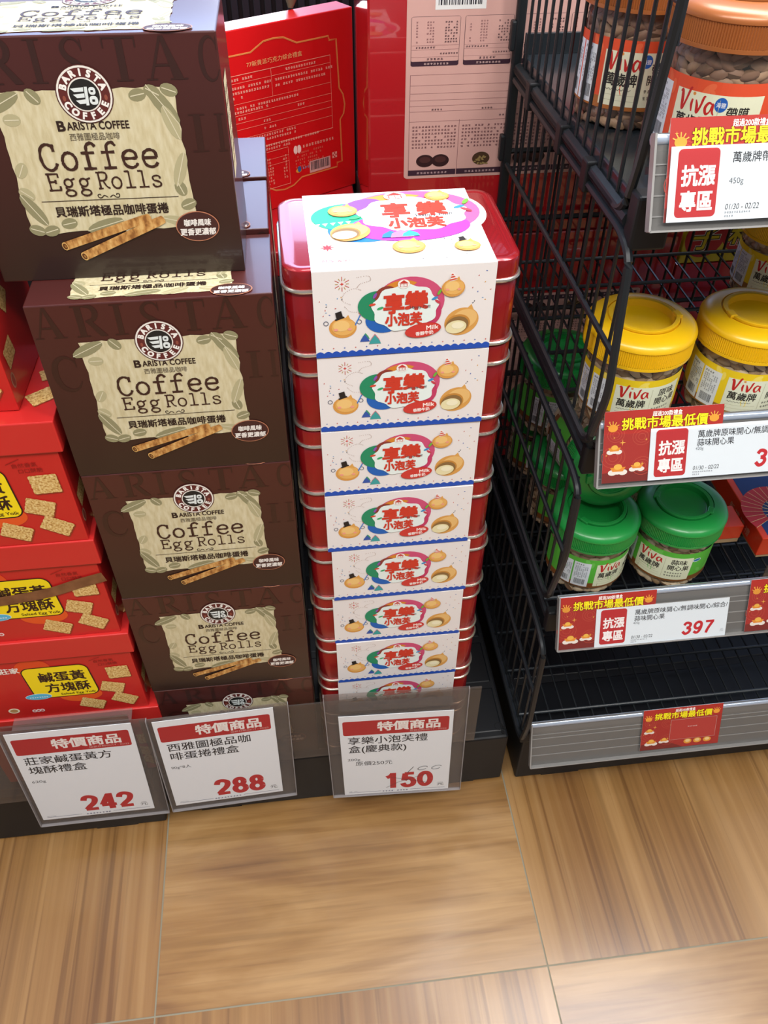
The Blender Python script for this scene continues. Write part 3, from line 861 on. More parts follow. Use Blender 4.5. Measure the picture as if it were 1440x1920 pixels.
def ingredient_art(W, H, flip):
    """pale ingredient panel: nutrition tables, rules, text columns and chocolate pictures; printed upside down when flip"""
    a = Art(W, H); rng = random.Random(17)
    a.rrect(0, 0, W, H, .006, mat('pink_label', '#d9aaa0', .35, 0, .4), 0)
    dk = '#3d2433'; ln = '#8d5f62'
    x0, x1 = .006, W - .006
    # tables (near the far end), text columns and pictures (near the base)
    n = 4; cw = (x1 - x0) / n
    for i in range(n):
        xa = x0 + cw * i; xb = xa + cw - .006
        yb = .205; yt = .285
        a.rrect(xa, yb, xb, yt, .003, dk, 1); a.rrect(xa + .0005, yb + .008, xb - .0005, yt - .0005, .002, mat('pink_label', '#d9aaa0'), 2)
        a.print_rows(xa + cw * .25, yb + .002, 8, .0042, '#d9b8b0', 3, rng, 0)
        for yy in (.015, .027, .034): a.rect(xa, yb + yy, xb, yb + yy + .0004, ln, 3)
        a.print_rows(xa + cw * .3, yb + .0095, 5, .0046, dk, 3, rng, .0); a.print_rows(xa + cw * .55, yb + .019, 7, .0035, dk, 3, rng, 0); a.print_rows(xa + .002, yb + .029, 8, .0038, dk, 3, rng, .1)
        for r in range(8): 
            a.print_rows(xb - .02, yb + .038 + r * .0045, 5, .0035, dk, 3, rng, .3); a.print_rows(xa + .02, yb + .038 + r * .0045, 3, .0035, ln, 3, rng, .1); a.print_rows(xa + .006, yb + .038 + r * .0045, 1, .0035, ln, 3, rng, .2)
    a.barcode(x0 + .03, .295, x0 + .095, min(.33, H - .002), 1, rng)
    for k, yy in enumerate((.19, .172, .158, .146, .136, .126, .108)): a.rect(x0, yy, x1, yy + .0005, ln, 1)
    a.rect(x0, .006, x0 + .0006, .19, ln, 1)
    for i in range(4):
        xa = x0 + (x1 - x0) * i / 4
        a.rect(xa, .006, xa + .0006, .11, ln, 1); a.print_rows(xa + .03, .1275, 4, .004, dk, 1, rng, 0)
        for r in range(7): a.print_rows(xa + .004, .058 + r * .0064, 14, .0045, '#6d4148', 1, rng, .12)
        cx = xa + (x1 - x0) / 8
        if i % 2 == 0:
            for sx in (-1, 1): a.ell(cx + sx * .011, .034, .0125, .012, '#33191b', 2); a.ell(cx + sx * .011, .036, .008, .006, '#4d2a28', 3)
        else:
            a.ell(cx, .035, .0125, .0125, '#4a3320', 2)
            for q in range(16): a.ell(cx + rng.uniform(-.009, .009), .032 + rng.uniform(-.009, .008), .0022, .0015, '#9a8350', 3, rot=rng.uniform(0, 180), n=8)
        a.rect(xa, .006, xa + (x1 - x0) / 4 - .001, .0165, dk, 2); a.print_rows(xa + .012, .0085, 9, .005, '#c9a8a8', 3, rng, 0)
    a.print_rows(W * .5, .178, 9, .004, dk, 1, rng, .1); a.print_rows(W * .45, .114, 14, .004, dk, 1, rng, .15)
    if flip:
        a.v = [(W - x, y, z) for x, y, z in a.v] if False else a.v
    return a


def gift_back_art():
    """back panel of the square red gift box: gold frame, tables, barcode"""
    W, H = .242, .228
    a = Art(W, H); rng = random.Random(23)
    g = '#e8924e'; g2 = '#ec9a72'
    half = [(.5, .93), (.56, .925), (.61, .90), (.64, .885), (.84, .885), (.845, .862), (.89, .862), (.90, .60), (.925, .56), (.935, .50), (.925, .45), (.90, .42), (.905, .17), (.87, .17), (.868, .145), (.62, .145), (.56, .11), (.5, .10)]
    for d, w in ((0, .0011), (.012, .0006)):
        pts = [(.5 + (u - .5) * (1 - d), .515 + (v - .515) * (1 - d)) for u, v in half]
        pts = pts + [(1 - u, v) for u, v in reversed(pts[1:-1])]
        a.stroke([(u * W, v * H) for u, v in pts], w, g, 1, closed=True)
    a.text('77新貴派巧克力綜合禮盒', .5 * W, .815 * H, .0066, '#eeb274', 1, w=.082, align='c')
    c = '#f0a58c'
    bx = lambda u0, v0, u1, v1, w=.0008: a.stroke([(u0 * W, v0 * H), (u1 * W, v0 * H), (u1 * W, v1 * H), (u0 * W, v1 * H)], w, c, 1, closed=True)
    bx(.14, .385, .845, .785)
    for v in (.745, .64, .58, .54, .505, .455): a.rect(.14 * W, v * H, .845 * W, v * H + .0004, c, 1)
    a.rect(.47 * W, .64 * H, .47 * W + .0004, .785 * H, c, 1)
    for v, u, n in ((.757, .56, 12), (.715, .49, 23), (.685, .49, 21), (.757, .2, 10), (.715, .15, 20), (.69, .15, 19), (.665, .15, 9), (.61, .15, 30), (.59, .15, 18), (.555, .62, 3), (.555, .25, 3), (.515, .4, 3), (.475, .4, 6), (.435, .28, 20), (.413, .28, 20), (.375, .14, 38), (.355, .14, 26)):
        a.print_rows(u * W, v * H, n, .0039, '#f3b7a2', 1, rng, .1)
    bx(.14, .13, .54, .345, .0007)
    for r in range(9): a.print_rows(.38 * W, (.15 + .018 * r) * H, 4, .0036, c, 1, rng, .2); a.print_rows(.5 * W, (.15 + .018 * r) * H, 2, .0036, c, 1, rng, .3)
    for v in (.30, .265): a.rect(.14 * W, v * H, .54 * W, v * H + .0004, c, 1)
    x, y = .6 * W, .315 * H
    for sx in (-1, 1): a.ell(x + sx * .0028, y, .0033, .0055, '#f8dcd0', 1); a.rect(x - .0003, y - .006, x + .0003, y + .006, '#cf1f1c', 2)
    a.print_rows(.635 * W, .315 * H, 11, .0048, '#f3b7a2', 1, rng, 0)
    for r in range(5): a.print_rows(.58 * W, (.285 - .02 * r) * H, 14 - r % 3, .0034, '#e2705c', 1, rng, .2)
    a.barcode(.675 * W, .155 * H, .82 * W, .225 * H, 1, rng, '#d9aca4')
    a.rect(.835 * W, .205 * H, .868 * W, .24 * H, '#e9a898', 1)
    for i in range(3):
        for j in range(3):
            if (i + j) % 2: a.rect((.837 + .01 * i) * W, (.207 + .011 * j) * H, (.845 + .01 * i) * W, (.216 + .011 * j) * H, '#b81a18', 2)
    a.ell(.6 * W, .19 * H, .0045, .003, '#d9a83a', 1); a.ell(.605 * W, .198 * H, .003, .004, '#3b5f9a', 2); a.print_rows(.625 * W, .19 * H, 5, .004, '#8f93b5', 1, rng, 0)
    return a


def viva(a, x, y, h, m, L):
    """brush-drawn Viva lettering"""
    for pts, ws in (
        ([(0, .82), (.12, .9), (.2, .55), (.28, .02), (.45, .45), (.62, 1.05), (.72, 1.1)], (.06, .16, .2, .14, .12, .14, .05)),
        ([(.86, .62), (.84, .35), (.9, .02)], (.1, .15, .08)),
        ([(1.08, .62), (1.18, .35), (1.24, .02), (1.4, .35), (1.5, .78), (1.6, .84)], (.06, .16, .14, .12, .13, .05)),
        ([(2.06, .5), (1.85, .58), (1.68, .32), (1.78, .04), (1.96, .15), (2.08, .55), (2.1, .2), (2.22, .02)], (.06, .12, .16, .14, .08, .12, .13, .05))):
        p = smooth_path(pts, 5); w = [q[0] for q in smooth_path([(k, 0) for k in ws], 5)]
        a.stroke([(x + q[0] * h, y + q[1] * h) for q in p], [k * h for k in w], m, L)
    a.ell(x + .9 * h, y + .88 * h, .09 * h, .08 * h, '#d98a3a', L)


def jar_label_art(kind):
    R = .0562
    W = 2 * PI * R * .72; H = .058
    a = Art(W, H); rng = random.Random(40)
    bg, bg2, foot, cream = {'yellow': ('#f0cf1c', '#f6df62', '#9a6a2c', '#e6ead0'), 'green': ('#58b83c', '#6fc654', '#7a4a1e', '#e4e8c8'), 'orange': ('#e0502a', '#e8683e', '#a8642a', '#e6e6c6')}[kind]
    n = 30
    for k in range(n): a.rect(W * k / n, 0, W * (k + 1) / n, H, bg, 0)
    for k in range(n): a.rect(W * k / n, 0, W * (k + 1) / n, H * .17, foot, 1)
    for i in range(26): a.ell(rng.uniform(.005, W - .005), rng.uniform(H * .25, H * .93), .006, .003, bg2, 1, rot=rng.uniform(0, 180), n=12)
    c = W / 2
    x0, x1 = c - .040, c + .040
    for k in range(10): a.rect(x0 + (x1 - x0) * k / 10, H * .06, x0 + (x1 - x0) * (k + 1) / 10, H * .84, cream, 2)
    viva(a, x0 + .004, H * .575, .0155, '#c2231f', 3)
    bk = '#23201c'
    a.text('萬歲牌', x0 + .0035, H * .37, .0115, bk, 3, w=.033, bold=.02)
    if kind == 'orange':
        a.ell(c + .003, H * .72, .0055, .0055, '#1f5cae', 3); a.text('海鹽', c + .003, H * .69, .0042, '#ffffff', 4, align='c', w=.0085)
        a.text('帶膜', c + .0085, H * .56, .0098, bk, 3, w=.0205, bold=.015); a.text('開心果', c + .0055, H * .40, .0092, bk, 3, w=.0265, bold=.015)
    else:
        a.text('原味' if kind == 'yellow' else '蒜味', c + .0095, H * .61, .0108, bk, 3, w=.023, bold=.015); a.text('開心果', c + .0065, H * .41, .0108, bk, 3, w=.0305, bold=.015)
    a.rect(c + .0015, H * .12, c + .0019, H * .78, '#b4b490', 3)
    a.stroke([(x0 + .005 + .001 * k, H * .3 + .0007 * math.sin(k * 1.7)) for k in range(28)], .0005, '#4a4438', 3)
    for r in range(2): a.print_rows(c + .005, H * (.27 - .1 * r), 7, .0036, bk, 3, rng, 0); a.rect(x0 + .004, H * (.22 - .08 * r), c - .002, H * (.22 - .08 * r) + .0003, '#b4b490', 3)
    if kind == 'green': a.ell(x1 + .006, H * .73, .0065, .0035, '#f2f4f4', 3); a.ell(x1 + .006, H * .73, .0055, .0026, '#2f7aa8', 4)
    # white nutrition sticker with its barcode, round the left side
    for s0, s1 in ((x0 - .031, x0 - .008), (x0 - .054, x0 - .033)):
        a.rect(s0, H * .03, s1, H * .86, '#dfe6ea', 2)
        a.print_rows(s0 + .002, H * .77, 4, .003, '#3a3f48', 3, rng, 0)
        for r in range(9): a.print_rows(s0 + .002, H * (.34 + .045 * r), 7, .0026, '#7a8088', 3, rng, .2)
        a.barcode(s0 + .003, H * .05, s1 - .003, H * .3, 3, rng, '#dfe6ea')
    return a, R, W


def fan_art(W, H):
    a = Art(W, H)
    a.rect(0, 0, W, H, '#1c3a78', 0)
    pts = [(W * .0, H), (W * .62, H)] + [(W * u, H * v) for u, v in smooth_path([(.62, 1), (.55, .86), (.5, .7), (.42, .62), (.28, .62), (.18, .74), (.08, .8), (0, .82)], 4)]
    a.poly(pts, '#cfcdb6', 1)
    for cx, cy, r, m, rib, a0 in ((.16, .20, .056, '#c8313c', '#e9d29a', 60), (.27, .05, .055, '#2f8f9c', '#bfdcd8', 40)):
        x, y = W * cx, .045 if cy > .1 else .012
        a.poly([(x, y)] + a.ell_pts(x, y, r, r, a0, 24, 0, 150), m, 2)
        for k in range(13):
            t = math.radians(a0 + 150 * k / 12); a.line(x, y, x + r * math.cos(t), y + r * math.sin(t), .0007, rib, 3)
        a.poly([(x, y)] + a.ell_pts(x, y, r * .45, r * .45, a0, 16, 0, 150), '#1c3a78', 4)
        for k in range(9):
            t = math.radians(a0 + 150 * k / 8); a.line(x, y, x + r * .46 * math.cos(t), y + r * .46 * math.sin(t), .0013, rib, 5)
    for k in range(6): a.ell(W * .36 + .009 * math.cos(k * PI / 3), H * .42 + .009 * math.sin(k * PI / 3), .006, .006, '#e5b9a2', 6)
    a.ell(W * .36, H * .42, .005, .005, '#f0e0a0', 7)
    return a

# ------------------------------------------------------------------ the setting
def wood(name, along_x, seed):
    m = mat(name, '#9a6a3c', .38, 0, .6, coat_rough=.2)
    nt = m.node_tree; b = nt.nodes['Principled BSDF']; L = nt.links.new
    t = nt.nodes.new('ShaderNodeTexCoord')
    def nz(scale, st, detail, dist=0.0, loc=0.0):
        mp = nt.nodes.new('ShaderNodeMapping'); mp.inputs['Scale'].default_value = st; mp.inputs['Location'].default_value = (seed + loc, seed * 2 + loc, 0)
        n = nt.nodes.new('ShaderNodeTexNoise'); n.inputs['Scale'].default_value = scale; n.inputs['Detail'].default_value = detail; n.inputs['Distortion'].default_value = dist
        L(t.outputs['Object'], mp.inputs[0]); L(mp.outputs[0], n.inputs[0]); return n
    k1, k2 = (.045, .30) if along_x else (.014, .10)
    st = (k1, 1, 1) if along_x else (1, k1, 1)
    st2 = (k2, 1, 1) if along_x else (1, k2, 1)
    grain = nz(78 if along_x else 62, st, 7, .5 if along_x else .12); broad = nz(9, st2, 4, .8 if along_x else .3, 5); fine = nz(95, st, 3, .1, 9)
    def ramp(stops):
        r = nt.nodes.new('ShaderNodeValToRGB'); e = r.color_ramp.elements
        e[0].position = stops[0][0]; e[0].color = lin(stops[0][1]); e[1].position = stops[-1][0]; e[1].color = lin(stops[-1][1])
        for p, c in stops[1:-1]: e.new(p).color = lin(c)
        return r
    r1 = ramp([(.30, '#6a4520'), (.5, '#94693a'), (.72, '#b28a58')])
    r2 = ramp([(.34, '#76512a'), (.52, '#96703f'), (.68, '#b38e5d')])
    r3 = ramp([(.36, '#8a6a48'), (.46, '#ffffff')])
    mx = nt.nodes.new('ShaderNodeMix'); mx.data_type = 'RGBA'; mx.inputs[0].default_value = .36 if along_x else .45
    ml = nt.nodes.new('ShaderNodeMix'); ml.data_type = 'RGBA'; ml.blend_type = 'MULTIPLY'; ml.inputs[0].default_value = .18 if along_x else .42
    L(grain.outputs[0], r1.inputs[0]); L(broad.outputs[0], r2.inputs[0]); L(fine.outputs[0], r3.inputs[0]); L(r2.outputs[0], mx.inputs[6]); L(r1.outputs[0], mx.inputs[7])
    L(mx.outputs[2], ml.inputs[6]); L(r3.outputs[0], ml.inputs[7]); L(ml.outputs[2], b.inputs['Base Color'])
    bp = nt.nodes.new('ShaderNodeBump'); bp.inputs['Strength'].default_value = .12; bp.inputs['Distance'].default_value = .001
    L(grain.outputs[0], bp.inputs['Height']); L(bp.outputs[0], b.inputs['Normal'])
    return m


fl = MB(); gx, gy, S, gap = .2895, -.3240, .6, .0013
wa, wb = wood('wood_tile_along', False, 3.1), wood('wood_tile_across', True, 8.7)
for i in range(-5, 5):
    for j in range(-5, 5):
        x0, y0 = gx + i * S, gy + j * S
        fl.add([(x0 + gap, y0 + gap, 0), (x0 + S - gap, y0 + gap, 0), (x0 + S - gap, y0 + S - gap, 0), (x0 + gap, y0 + S - gap, 0)], [(0, 1, 2, 3)], wb if (i == -1 and j == 0) or ((i + j) % 2 and not j == 0 and i not in (-1,)) else wa)
fl.add([(-2.8, -3.4, -.0012), (3.4, -3.4, -.0012), (3.4, 2.8, -.0012), (-2.8, 2.8, -.0012)], [(0, 1, 2, 3)], mat('grout', '#8e8672', .8))
tag(fl.build('floor'), kind='structure')

BLACK = mat('black_plastic', '#17181a', .5, 0, 0, .3)
BLACK2 = mat('black_plastic_top', '#0f1114', .35, 0, 0, .4)
WIRE = mat('black_wire', '#1a1e21', .42, 0, 0, .4)
TEAL = mat('shelf_steel', '#2c3237', .22, .35, .2)
CLEAR = clear_mat('clear_acrylic', '#d9cfc8', .10, '#b9aea6', .34)
CLEAR2 = clear_mat('clear_pocket', '#e6e2e0', .09, '#cfc8c6', .34)
FRONTFILM = clear_mat('clear_front_film', '#fbfbfb', .004, '#e0e0e0', .10)
JARCLEAR = clear_mat('jar_plastic', '#f4f2ee', .03, '#d9d4c8', .42, .05)


def plinth(name, label, x0, x1, y0, y1, z, holes=()):
    t = thing(name, label, 'plinth', ((x0 + x1) / 2, y0, 0))
    w = (x1 - x0) / 2; d = y1 - y0
    b = MB().box(-w, w, 0, d, .004, z); b.build('plinth_body', BLACK, t, .004)
    p = MB()
    for k in range(4):
        a0 = .012 + k * .1
        if a0 + .09 < d:
            p.box(-w + .008, w - .008, a0, a0 + .088, z - .004, z + .0012)
    p.build('top_panel', BLACK2, t, .003)
    for fx in (-w + .05, w - .12):
        for fy in (.002, d - .05): MB().box(fx, fx + .07, fy, fy + .02, 0, .006).build('foot_pad', BLACK, t)
    if holes:
        h = MB()
        for hx, hy, r in holes: h.lathe([(r, z + .0009), (r, z + .0018), (r * .9, z + .0018), (r * .85, z + .0011)], 24, None, False, True, hx - (x0 + x1) / 2, hy - y0)
        h.build('screw_hole', mat('hole_black', '#040405', .9), t)
    return t


ZB = .1476
plinth('display_plinth', 'low black plastic plinth under the red cracker boxes', -1.05, -.312, -.0215, .6, .1440)
plinth('display_plinth', 'low black plastic plinth under the brown boxes and red tins', -.303, .284, -.0088, .6, ZB - .0012, ((.2705, .0125, .0075), (.2795, .0085, .0028), (.2755, .0005, .0028)))
plinth('display_plinth', 'low black plastic plinth below the bottom wire shelf', .3092, 1.15, -.012, .44, .150)


def riser(x0, x1, y0, y1, z0, z1):
    tag(MB().box(x0, x1, y0, y1, z0, z1).build('display_riser', mat('riser_black', '#141416', .7), None, .002), 'plain black riser block behind the front row of boxes', 'riser', 'black risers behind the front row')


# ------------------------------------------------------------------ brown coffee egg roll boxes
EW, EH, ED = .2323, .2125, .124
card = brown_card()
art_big = egg_roll_art(True); art_top = egg_roll_art(False)
t = thing('gift_box', 'topmost brown egg roll box, set back, its lid top catching bluish glare', 'box', group='brown egg roll boxes')
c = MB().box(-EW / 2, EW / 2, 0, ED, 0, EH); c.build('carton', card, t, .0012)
art_big.build('printed_front', lambda x, y, d: (x - EW / 2, -d - .0002, y), t)
art_top.build('printed_top', lambda x, y, d: (x - EW / 2, .009 + (y / EH - .225) / .665 * .109, EH + d + .0002), t)
rng = random.Random(2)
side_glare_print = Art(ED, EH)
side_glare_print.rect(.016, .085, .052, .170, LINEN, 1)  # pale patch: bright glare on the carton side, painted in as colour
for k in range(7): side_glare_print.print_rows(.020, .155 - .010 * k, 5, .006, '#4a3a2a', 2, rng, .1)
side_glare_print.build('printed_side', lambda x, y, d: (EW / 2 + d + .0002, x, y), t)
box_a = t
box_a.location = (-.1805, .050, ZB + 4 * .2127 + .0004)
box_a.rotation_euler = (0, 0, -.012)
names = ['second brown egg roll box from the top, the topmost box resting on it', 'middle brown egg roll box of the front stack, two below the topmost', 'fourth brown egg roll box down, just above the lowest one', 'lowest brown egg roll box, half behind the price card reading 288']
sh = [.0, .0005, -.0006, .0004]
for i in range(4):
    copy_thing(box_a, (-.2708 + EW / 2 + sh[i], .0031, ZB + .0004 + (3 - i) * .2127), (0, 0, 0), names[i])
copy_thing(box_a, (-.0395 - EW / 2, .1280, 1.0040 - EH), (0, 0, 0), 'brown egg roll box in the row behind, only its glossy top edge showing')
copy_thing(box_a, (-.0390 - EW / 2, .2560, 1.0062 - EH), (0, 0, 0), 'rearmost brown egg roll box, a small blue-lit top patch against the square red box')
riser(-.27, -.04, .134, .25, ZB, 1.0040 - EH - .0005)
riser(-.27, -.04, .258, .376, ZB, 1.0062 - EH - .0005)

# ------------------------------------------------------------------ red tins with white sleeves
TINRED = mat('tin_red', '#98131a', .24, .4, .6, .5, .05)
TINLID = mat('tin_lid_red', '#9c151d', .22, .4, .8, .5, .06)
SILVER = mat('tin_rim', '#d8d0c2', .25, .9)
TH = .0969


def rr_loop(w, d, r, z, yc, n=8):
    pts = []
    for cx, cy, a in ((w / 2 - r, d / 2 - r, 0), (-w / 2 + r, d / 2 - r, 90), (-w / 2 + r, -d / 2 + r, 180), (w / 2 - r, -d / 2 + r, 270)):
        for k in range(n + 1):
            q = math.radians(a + 90 * k / n); pts.append((cx + r * math.cos(q), yc + cy + r * math.sin(q), z))
    return pts


t = thing('gift_tin', 'topmost red tin of the tall stack, white sleeve printed over its lid', 'tin', group='red tins with white sleeves')
YC = .0868
TW, TD = .2375, .168
L_ = lambda i, z, r=.022: rr_loop(TW - 2 * i, TD - 2 * i, max(r - i, .004), z, YC)
MB().loops([L_(.006, .0004), L_(.003, .001), L_(.0025, .003), L_(.0025, .073), L_(.004, .075)], TINRED).build('tin_body', TINRED, t)
MB().loops([L_(.004, .0735), L_(.0018, .0742), L_(.0018, .0918), L_(.0026, .0945), L_(.0048, .0958), L_(.0105, .0958), L_(.0120, .0955), L_(.0135, .0958)], TINLID).build('lid', TINLID, t)
for z in (.0023, .0742):
    MB().tube(L_(.0012, z), .0021, 8, SILVER, True).build('rim', SILVER, t)
sl = MB().box(-.0895, .0895, .0003, .0012, .0006, .0963, mat('sleeve_paper', '#ebe6e4')).box(-.0895, .0895, .0004, TD + .001, .0959, .0963)
so = sl.build('paper_sleeve', mat('sleeve_paper', '#ebe6e4'), t)
sleeve_front_art().build('printed_sleeve_front', lambda x, y, d: (x - .0895, .0002 - d, y + .0008), t)
tin_plain = [ch for ch in t.children]
tin0 = t
ord_ = ['second', 'third', 'fourth', 'fifth', 'sixth', 'seventh', 'eighth', 'ninth']
sh = [-.0008, -.0006, -.0013, -.0016, .0027, .0002, .0015, .0005, .0]
tin0.location = (.0895 + sh[0], 0, ZB + 8 * TH); tin0.rotation_euler = (0, 0, .004)
for k in range(1, 9):
    extra = [', right under the topmost one', '', '', '', '', '', ', behind the card pocket edge', ', on the black plinth'][k - 1]
    copy_thing(tin0, (.0895 + sh[k], .0004 * (k % 3), ZB + (8 - k) * TH), (0, 0, .004 * (-1) ** k * (k % 3)), 'red tin with white sleeve, %s from the stack top%s' % (ord_[k - 1], extra))
sleeve_top_art().build('printed_sleeve_top', lambda x, y, d: (x - .0895, y + .001, .0965 + d), tin0)

# ------------------------------------------------------------------ red cracker boxes
CW, CD = .262, .15
t = thing('cracker_box', 'red salted egg cracker box directly under the topmost red box', 'box', group='red cracker boxes')
MB().box(-CW / 2, CW / 2, .0035, CD - .003, 0, .140).build('box_body', REDCARD, t, .001)
MB().box(-CW / 2 - .006, CW / 2 + .007, 0, CD, .1385, .1800).build('lid', mat('red_lid', '#c92825', .42, 0, .35), t, .0014)
cracker_front_art().build('printed_front', lambda x, y, d: (x - CW / 2, .0032 - d, y), t)
ct = Art(CW, CD)
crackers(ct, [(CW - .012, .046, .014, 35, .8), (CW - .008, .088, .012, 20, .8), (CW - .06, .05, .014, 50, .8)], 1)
ct.ell(CW * .5, .03, .03, .02, '#dd4a1a', 1)
ct.build('printed_top', lambda x, y, d: (x - CW / 2, y, .1802 + d), t)
st = Art(CD, .14)
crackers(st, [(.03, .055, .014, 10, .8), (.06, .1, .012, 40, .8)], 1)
st.ell(.016, .03, .006, .009, '#b98a70', 1); st.ell(.016, .03, .004, .007, '#9a4438', 2)
st.build('printed_side', lambda x, y, d: (CW / 2 + d + .0002, x, y), t)
box_c = t
cx = -.2845 - CW / 2
box_c.location = (cx - .0005, 0, .1456 + 3 * .1803)
copy_thing(box_c, (cx - .002, .0015, .1456 + 2 * .1803), (0, 0, 0), 'second red cracker box from the plinth up but one, plain front with no band')
b2 = copy_thing(box_c, (cx + .0008, 0, .1456 + 1 * .1803), (0, 0, 0), 'red cracker box whose yellow name plate is fully in view')
b3 = copy_thing(box_c, (cx + .0075, 0, .1456), (0, 0, 0), 'lowest red cracker box, behind the card reading 242')
topb = copy_thing(box_c, (-.3155 - CW / 2, .0215, .1456 + 4 * .1803 + .0006), (0, 0, -.02), 'topmost red cracker box, set back to the left')
box_c['label'] = 'red cracker box just below the topmost one, lid corner with a printed cracker showing'
bb = [o for o in COL.objects if o.get('label') == 'second red cracker box from the plinth up but one, plain front with no band'][0]
bb['label'] = 'red cracker box crossed by a brown paper band'
pb = Art(CW, .14)
pts = smooth_path([(CW + .004, .113), (CW - .03, .104), (CW - .06, .094), (CW - .09, .088), (CW - .14, .082), (CW - .2, .079), (0, .076)], 4)
pb.stroke(pts, .0165, noise_mat('kraft_band', [(.3, '#6d4428'), (.7, '#8a5c3a')], 60), 12)
pb.build('paper_band', lambda x, y, d: (x - CW / 2, .0032 - d, y), bb)


# ------------------------------------------------------------------ clear guards, pockets and price cards
tag(MB().box(-1.0, -.308, -.0262, -.0232, .1335, .350).build('clear_guard', CLEAR, None, .0008), 'clear acrylic guard sheet in front of the red cracker boxes', 'guard')
tag(MB().box(-.3005, .2225, -.0125, -.0095, .1535, .311).build('clear_guard', CLEAR, None, .0008), 'clear acrylic guard sheet in front of the brown boxes and tins', 'guard')


def pocket(label, x, z, yaw, roll, tilt, w, h, px, pz, clabel, art, y=-.030, hook=.047):
    rot = (-tilt, -roll, yaw)
    t = thing('card_pocket', label, 'card holder', (x, y, z), rot, 'clear pockets with price cards')
    MB().box(0, w, .0010, .0022, -h, 0).build('back_sheet', CLEAR2, t, .0005)
    MB().box(0, w, -.0032, -.0024, -h, -.001).build('front_sheet', FRONTFILM, t, .0004)
    e = MB().box(0, w, -.0032, .0022, -h - .0012, -h).box(-.001, .0003, -.0032, .0022, -h, 0).box(w - .0003, w + .001, -.0032, .0022, -h, 0)
    e.build('pocket_seam', clear_mat('clear_edge', '#cfcac8', .35, '#d8d4d6', .4), t)
    MB().box(.02, w - .02, .0016, -y + .004 - .016, -hook, -hook + .0012).build('hanging_hook', CLEAR2, t)
    c = thing('price_card', clabel, 'price card', (0, 0, 0), rot, 'white special-price cards')
    off = Matrix.Rotation(yaw, 4, 'Z') @ Matrix.Rotation(-roll, 4, 'Y') @ Matrix.Rotation(-tilt, 4, 'X') @ Vector((px - x, 0, pz - z))
    c.location = Vector((x, y, z)) + off
    MB().box(0, art.W, -.0004, .0004, -art.H, 0).build('card_sheet', mat('card_paper', '#f3f6fa'), c)
    art.LT = .00008
    art.build('printed_face', lambda px_, py_, d: (px_, -.0006 - d, py_ - art.H), c)


pocket('clear plastic pocket hanging below the red tins', -.023, .357, -.053, .014, .03, .216, .294, -.004, .300,
       'white price card reading 150, crossed out by hand', bestprice_card(0, .235, '享樂小泡芙禮', '盒(慶典款)', '200g', '150', '原價250元'))
pocket('clear plastic pocket hanging below the brown boxes', -.283, .339, .043, -.021, .03, .206, .266, -.276, .332,
       'white price card reading 288', bestprice_card(0, .244, '西雅圖極品咖', '啡蛋捲禮盒', '90g*8入'.replace('入', '人'), '288'), hook=.027)
pocket('clear plastic pocket hanging below the red cracker boxes', -.489, .350, .027, -.049, .02, .206, .276, -.482, .344,
       'white price card reading 242', bestprice_card(0, .253, '莊家鹹蛋黃方', '塊酥禮盒', '620g', '242'), y=-.034, hook=.001)

# ------------------------------------------------------------------ wire rack
XR, XE = .293, 1.06


def rounded(pts, r, n=5):
    pts = [Vector(p) for p in pts]; out = [pts[0]]
    for a, b, c in zip(pts, pts[1:], pts[2:]):
        d0 = (a - b); d1 = (c - b); q = min(r, d0.length * .45, d1.length * .45)
        p0 = b + d0.normalized() * q; p1 = b + d1.normalized() * q
        for k in range(n + 1):
            s = k / n; out.append(p0.lerp(b, s).lerp(b.lerp(p1, s), s))
    out.append(pts[-1])
    return out


def divider(label, prof, zm, diag=False):
    """side panel: prof = front outline (y, z) from the top rail down to the bottom rail"""
    t = thing('wire_divider', label, 'wire divider', (XR, .43, prof[-1][1]), group='wire side dividers of the rack')
    z0 = prof[-1][1]; yb = .43
    pl = [(0, 0, prof[0][1] - z0)] + [(0, y - yb, z - z0) for y, z in prof] + [(0, 0, 0)]
    MB().tube(rounded(pl, .022), .0045, 8, WIRE).build('frame', WIRE, t)
    MB().tube([(0, 0, zm - z0), (0, -yb + prof[2][0] * .5 + prof[1][0] * .5, zm - z0)], .0032, 8, WIRE).build('middle_bar', WIRE, t)
    w = MB(); k = 0
    def edge(y, top):
        seq = prof if top else prof[::-1]
        best = seq[0][1]
        for (ya, za), (yb_, zb_) in zip(seq, seq[1:]):
            if (ya - y) * (yb_ - y) <= 0 and ya != yb_: return za + (zb_ - za) * (y - ya) / (yb_ - ya)
            if y > ya: break
        return best
    y = -.022
    while y < .42:
        w.tube([(.0045, y - yb, edge(y, True) - z0), (.0045, y - yb, edge(y, False) - z0)], .0020, 6, WIRE)
        y += .0285
    w.build('vertical_wires', WIRE, t)
    return t


divider('tall wire side divider beside the orange-lidded jars', [(.004, 1.395), (-.030, 1.37), (-.0255, 1.24), (-.0103, 1.1058), (.002, 1.060)], 1.24)
divider('wire side divider beside the yellow-lidded jars', [(-.005, 1.047), (-.036, 1.035), (-.0572, .8956), (-.0341, .809)], .937)
divider('wire side divider beside the green-lidded jars', [(-.0095, .753), (-.042, .745), (-.0458, .6364), (-.0186, .520)], .637)
divider('lowest wire side divider over the empty bottom shelf', [(-.009, .4503), (-.049, .440), (-.0540, .262), (-.0395, .1835)], .332)
t = thing('rack_upright', 'black rear post of the wire rack beside the pink-labelled box', 'post', (XR + .001, .441, .150))
MB().box(-.0065, .0065, -.005, .005, 0, 1.25).build('post', WIRE, t, .003)
for z in (.79, .93, 1.03): MB().box(-.012, -.006, -.008, .004, z, z + .035).build('clip', WIRE, t, .002)
bp = thing('wire_back_panel', 'black wire back panel of the rack behind the jars', 'wire panel', (XR, .437, .1512))
w = MB()
